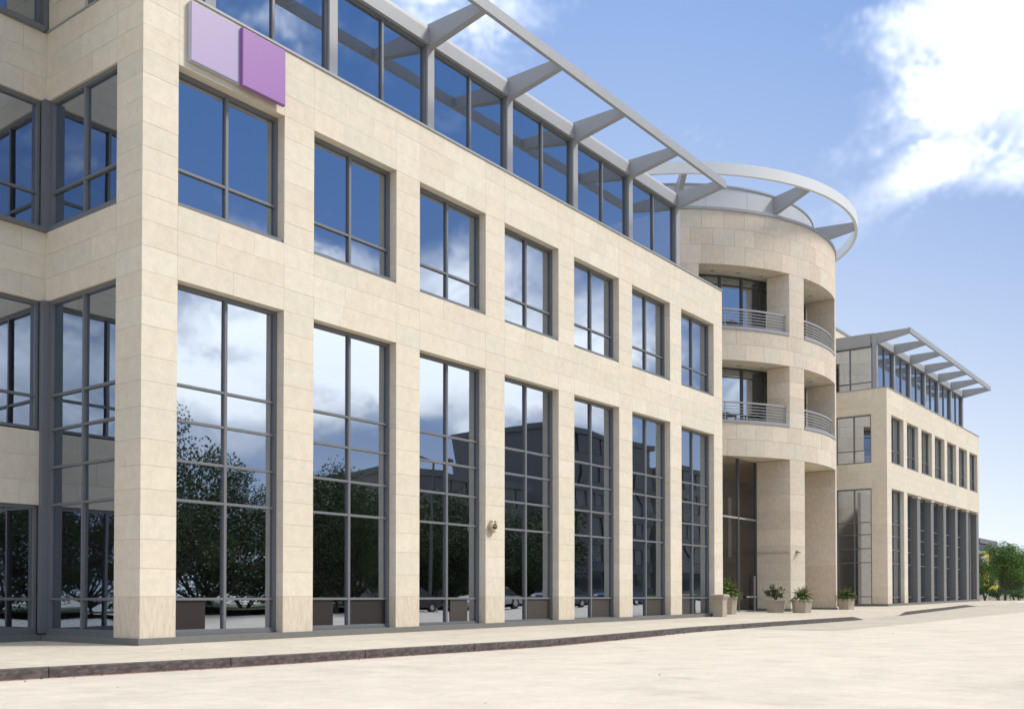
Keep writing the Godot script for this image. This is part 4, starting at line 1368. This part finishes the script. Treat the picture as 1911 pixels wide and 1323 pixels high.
# ------------------------------------------------------------------ down the street
func beyond() -> void:
	var dn := Vector3(0, -0.15, 0)
	tree("round_tree", seen(1877, 112) + dn, 6.7, 2.7, 301, "bright green round tree with a dark trunk beyond the far wing", 17000, 0.13, Color(0.068, 0.14, 0.02), "", 0.2, 0.15)
	tree("round_tree", seen(1921, 118) + dn, 6.4, 2.8, 302, "green tree standing beside the round one down the street", 14000, 0.13, Color(0.062, 0.13, 0.02), "", 0.2, 0.14)
	tree("spreading_tree", seen(1893, 128) + dn, 5.4, 3.2, 306, "low spreading tree standing behind the round tree", 9000, 0.16, Color(0.065, 0.13, 0.02), "", 0.1, 0.14)
	tree("olive_tree", seen(1823, 124) + dn, 6.3, 1.5, 303, "olive green slim tree in front of the yellow shop", 6000, 0.13, Color(0.13, 0.15, 0.04), "", 0.25, 0.1)
	shrub("hedge_bush", seen(1839, 100) + dn, 1.1, 2.3, 304, "rounded green bush near the wing's far corner", 5000, 0.09, Color(0.06, 0.115, 0.025))
	shrub("low_bush", seen(1903, 104) + dn, 1.1, 1.3, 305, "low green bush beneath the round tree", 3500, 0.09, Color(0.05, 0.10, 0.025))
	shrub("low_bush", seen(1863, 109) + dn, 1.0, 1.4, 307, "dark low bush at the foot of the round tree's trunk", 3000, 0.09, Color(0.04, 0.08, 0.02))
	# yellow shop with a pale canopy and dark roofs behind
	var s := thing("yellow_shop", "yellow and cream shop with a pale flat canopy half hidden by trees", "shop", Vector3(139, 0.47, -15))
	bx("wall", s, Vector3(1.5, 0, -6), Vector3(9, 5.0, 13), M.cream)
	bx("yellow_pylon", s, Vector3(-0.6, 1.2, 0.2), Vector3(0.0, 6.5, 0.75), M.yellow)
	bx("pylon_foot", s, Vector3(-0.5, 0, 0.25), Vector3(-0.1, 1.2, 0.7), M.white_wall)
	bx("sign_board", s, Vector3(-0.75, 4.9, -0.75), Vector3(-0.62, 5.9, 0.6), M.white_wall)
	for k in 4:
		var b := bx("sign_stripe", s, Vector3(-0.79, 5.05, -0.62 + k * 0.32), Vector3(-0.755, 5.75, -0.52 + k * 0.32), M.black)
		b.rotation.x = 0.5
	var cn := bx("canopy", s, Vector3(0.2, 6.75, -8.0), Vector3(7, 7.05, 1.2), M.white_wall)
	cn.rotation.x = 0.10
	for k in 5:
		bx("window", s, Vector3(1.44, 0.8, -5.4 + k * 3.6), Vector3(1.52, 3.2, -2.6 + k * 3.6), M.far_glass)
		bx("yellow_panel", s, Vector3(1.40, 3.4, -5.5 + k * 3.6), Vector3(1.498, 4.2, -2.5 + k * 3.6), M.yellow)
	bx("low_sign", s, Vector3(-18.0, 1.2, 4.5), Vector3(-17.7, 1.75, 5.4), M.yellow)
	var hl := thing("dark_roofed_hall", "low hall with stepped dark grey roofs behind the yellow shop", "building", Vector3(167, 0.47, -40))
	bx("wall", hl, Vector3(0, 0, 0), Vector3(18, 7.4, 20), M.far_wall_2)
	var r1 := bx("roof", hl, Vector3(-1, 7.4, -1), Vector3(19, 8.7, 20.5), M.grey_roof)
	bx("upper_wall", hl, Vector3(3, 8.7, 0), Vector3(14, 9.3, 17.3), M.white_wall)
	bx("upper_roof", hl, Vector3(2, 9.3, -1), Vector3(15, 10.1, 18.2), M.grey_roof)
	# thin rail by the trees
	var b2 := thing("metal_rail", "thin dark metal rail on two posts beneath the round tree", "rail", seen(1876, 106) + dn)
	bx("post", b2, Vector3(0, 0, -0.55), Vector3(0.06, 1.0, -0.49), M.black)
	bx("post", b2, Vector3(0, 0, 0.55), Vector3(0.06, 1.0, 0.61), M.black)
	bx("top_rail", b2, Vector3(0, 0.94, -0.488), Vector3(0.06, 1.0, 0.548), M.black)
	var lw := thing("low_wall", "low grey wall running along the verge beyond the wing", "wall", Vector3(92, 0.47, -12.0))
	bx("wall_body", lw, Vector3(0, 0, 0), Vector3(26, 0.55, 0.3), M.kerb_bare)
	bx("wall_cap", lw, Vector3(-0.05, 0.55, -0.04), Vector3(26.05, 0.62, 0.34), M.plinth)
	var v := st_new()
	quad(v, Vector3(84, 0.475, -22), Vector3(140, 0.475, -22), Vector3(140, 0.475, -3.2), Vector3(84, 0.475, -6.4), Vector3.UP)
	var vo := inst("verge", v.commit(), M.verge, self)
	vo.set_meta("kind", "structure")
	# a belt of trees on the skyline
	var r2 := RandomNumberGenerator.new()
	r2.seed = 9
	for k in 7:
		tree("skyline_tree", Vector3(190 + r2.randf() * 25, 0.47, -46 + k * 9.0), 7.0 + r2.randf() * 2, 5.0, 400 + k, "small dark green tree on the skyline behind the hall", 1500, 0.6, Color(0.05, 0.08, 0.03), "skyline trees", 0.12, 0.2)

# ------------------------------------------------------------------
func _ready() -> void:
	rng.seed = 20
	# camera: an upright lens shifted upwards
	var cam := Camera3D.new()
	cam.name = "camera"
	cam.projection = Camera3D.PROJECTION_FRUSTUM
	cam.near = 0.1
	cam.far = 3000.0
	cam.size = cam.near * 1323.0 / FOCAL
	cam.frustum_offset = Vector2(0, cam.near * (1113.0 - FOCAL * tan(deg_to_rad(1.0)) - 661.5) / FOCAL)
	add_child(cam)
	cam.position = CAM
	cam.rotation = Vector3(deg_to_rad(1.0), deg_to_rad(YAW - 90.0), 0)
	cam.current = true
	# sky and exposure
	var we := WorldEnvironment.new()
	var env := Environment.new()
	env.background_mode = Environment.BG_SKY
	env.sky = make_sky()
	env.background_energy_multiplier = 1.0
	env.tonemap_mode = Environment.TONE_MAPPER_LINEAR
	env.tonemap_exposure = 2.05
	env.sdfgi_enabled = true; env.ssao_enabled = true; env.ssil_enabled = true
	we.environment = env
	add_child(we)
	# sun: high, from beyond the right end of the building, grazing its front
	var sun := DirectionalLight3D.new()
	sun.name = "sun"
	sun.light_energy = 0.62
	sun.light_color = Color(1.0, 0.97, 0.925)
	sun.light_angular_distance = 12.0
	sun.shadow_enabled = true
	add_child(sun)
	var az := deg_to_rad(52.0)
	var el := deg_to_rad(46.0)
	sun.look_at_from_position(Vector3(cos(az) * cos(el), sin(el), sin(az) * cos(el)) * 50, Vector3.ZERO)

	make_materials()
	M.plinth_metal = M.frame.duplicate()
	M.plinth_metal.albedo_color = lin(0.17, 0.165, 0.155)
	M.verge = mat(lin(0.30, 0.27, 0.21), 0.95)
	M.verge.albedo_texture = M.grass.albedo_texture
	M.verge.uv1_triplanar = true; M.verge.uv1_world_triplanar = true
	street()
	office_block()
	entrance_tower()
	far_wing()
	lay_stones()
	signs()
	wall_light()
	bin_at_wall()
	tower_fittings()
	planter(seen(1356, 41.5), 8, 0.40, 0.46, 0.72, 0.2, "stone planter half hidden behind the litter bin")
	palm("potted_palm", seen(1356, 41.5) + Vector3(0, 0.64, 0), 0.95, 41, "leafy yellow-green palm in the planter behind the litter bin", Color(0.10, 0.14, 0.03))
	planter(seen(1448, 44.0), 6, 0.40, 0.47, 0.56, 0.35, "six-sided stone planter with a bushy shrub beside the tower jamb")
	shrub("potted_shrub", seen(1448, 44.0) + Vector3(0, 0.48, 0), 0.46, 0.72, 42, "dark green bushy shrub in the planter beside the tower jamb", 800, 0.07, Color(0.045, 0.075, 0.02))
	planter(seen(1497, 43.2), 6, 0.38, 0.43, 0.56, 0.75, "six-sided stone planter with a drooping palm before the front pier")
	palm("potted_palm", seen(1497, 43.2) + Vector3(0, 0.48, 0), 0.72, 43, "drooping green palm in the planter before the front pier", Color(0.07, 0.11, 0.025))
	planter(seen(1580, 49.2), 4, 0.36, 0.40, 0.52, 0.6, "square stone planter with a palm in front of the wing's side")
	palm("potted_palm", seen(1580, 49.2) + Vector3(0, 0.45, 0), 0.72, 44, "bright tipped palm in the square planter by the wing", Color(0.08, 0.12, 0.025))
	across()
	beyond()
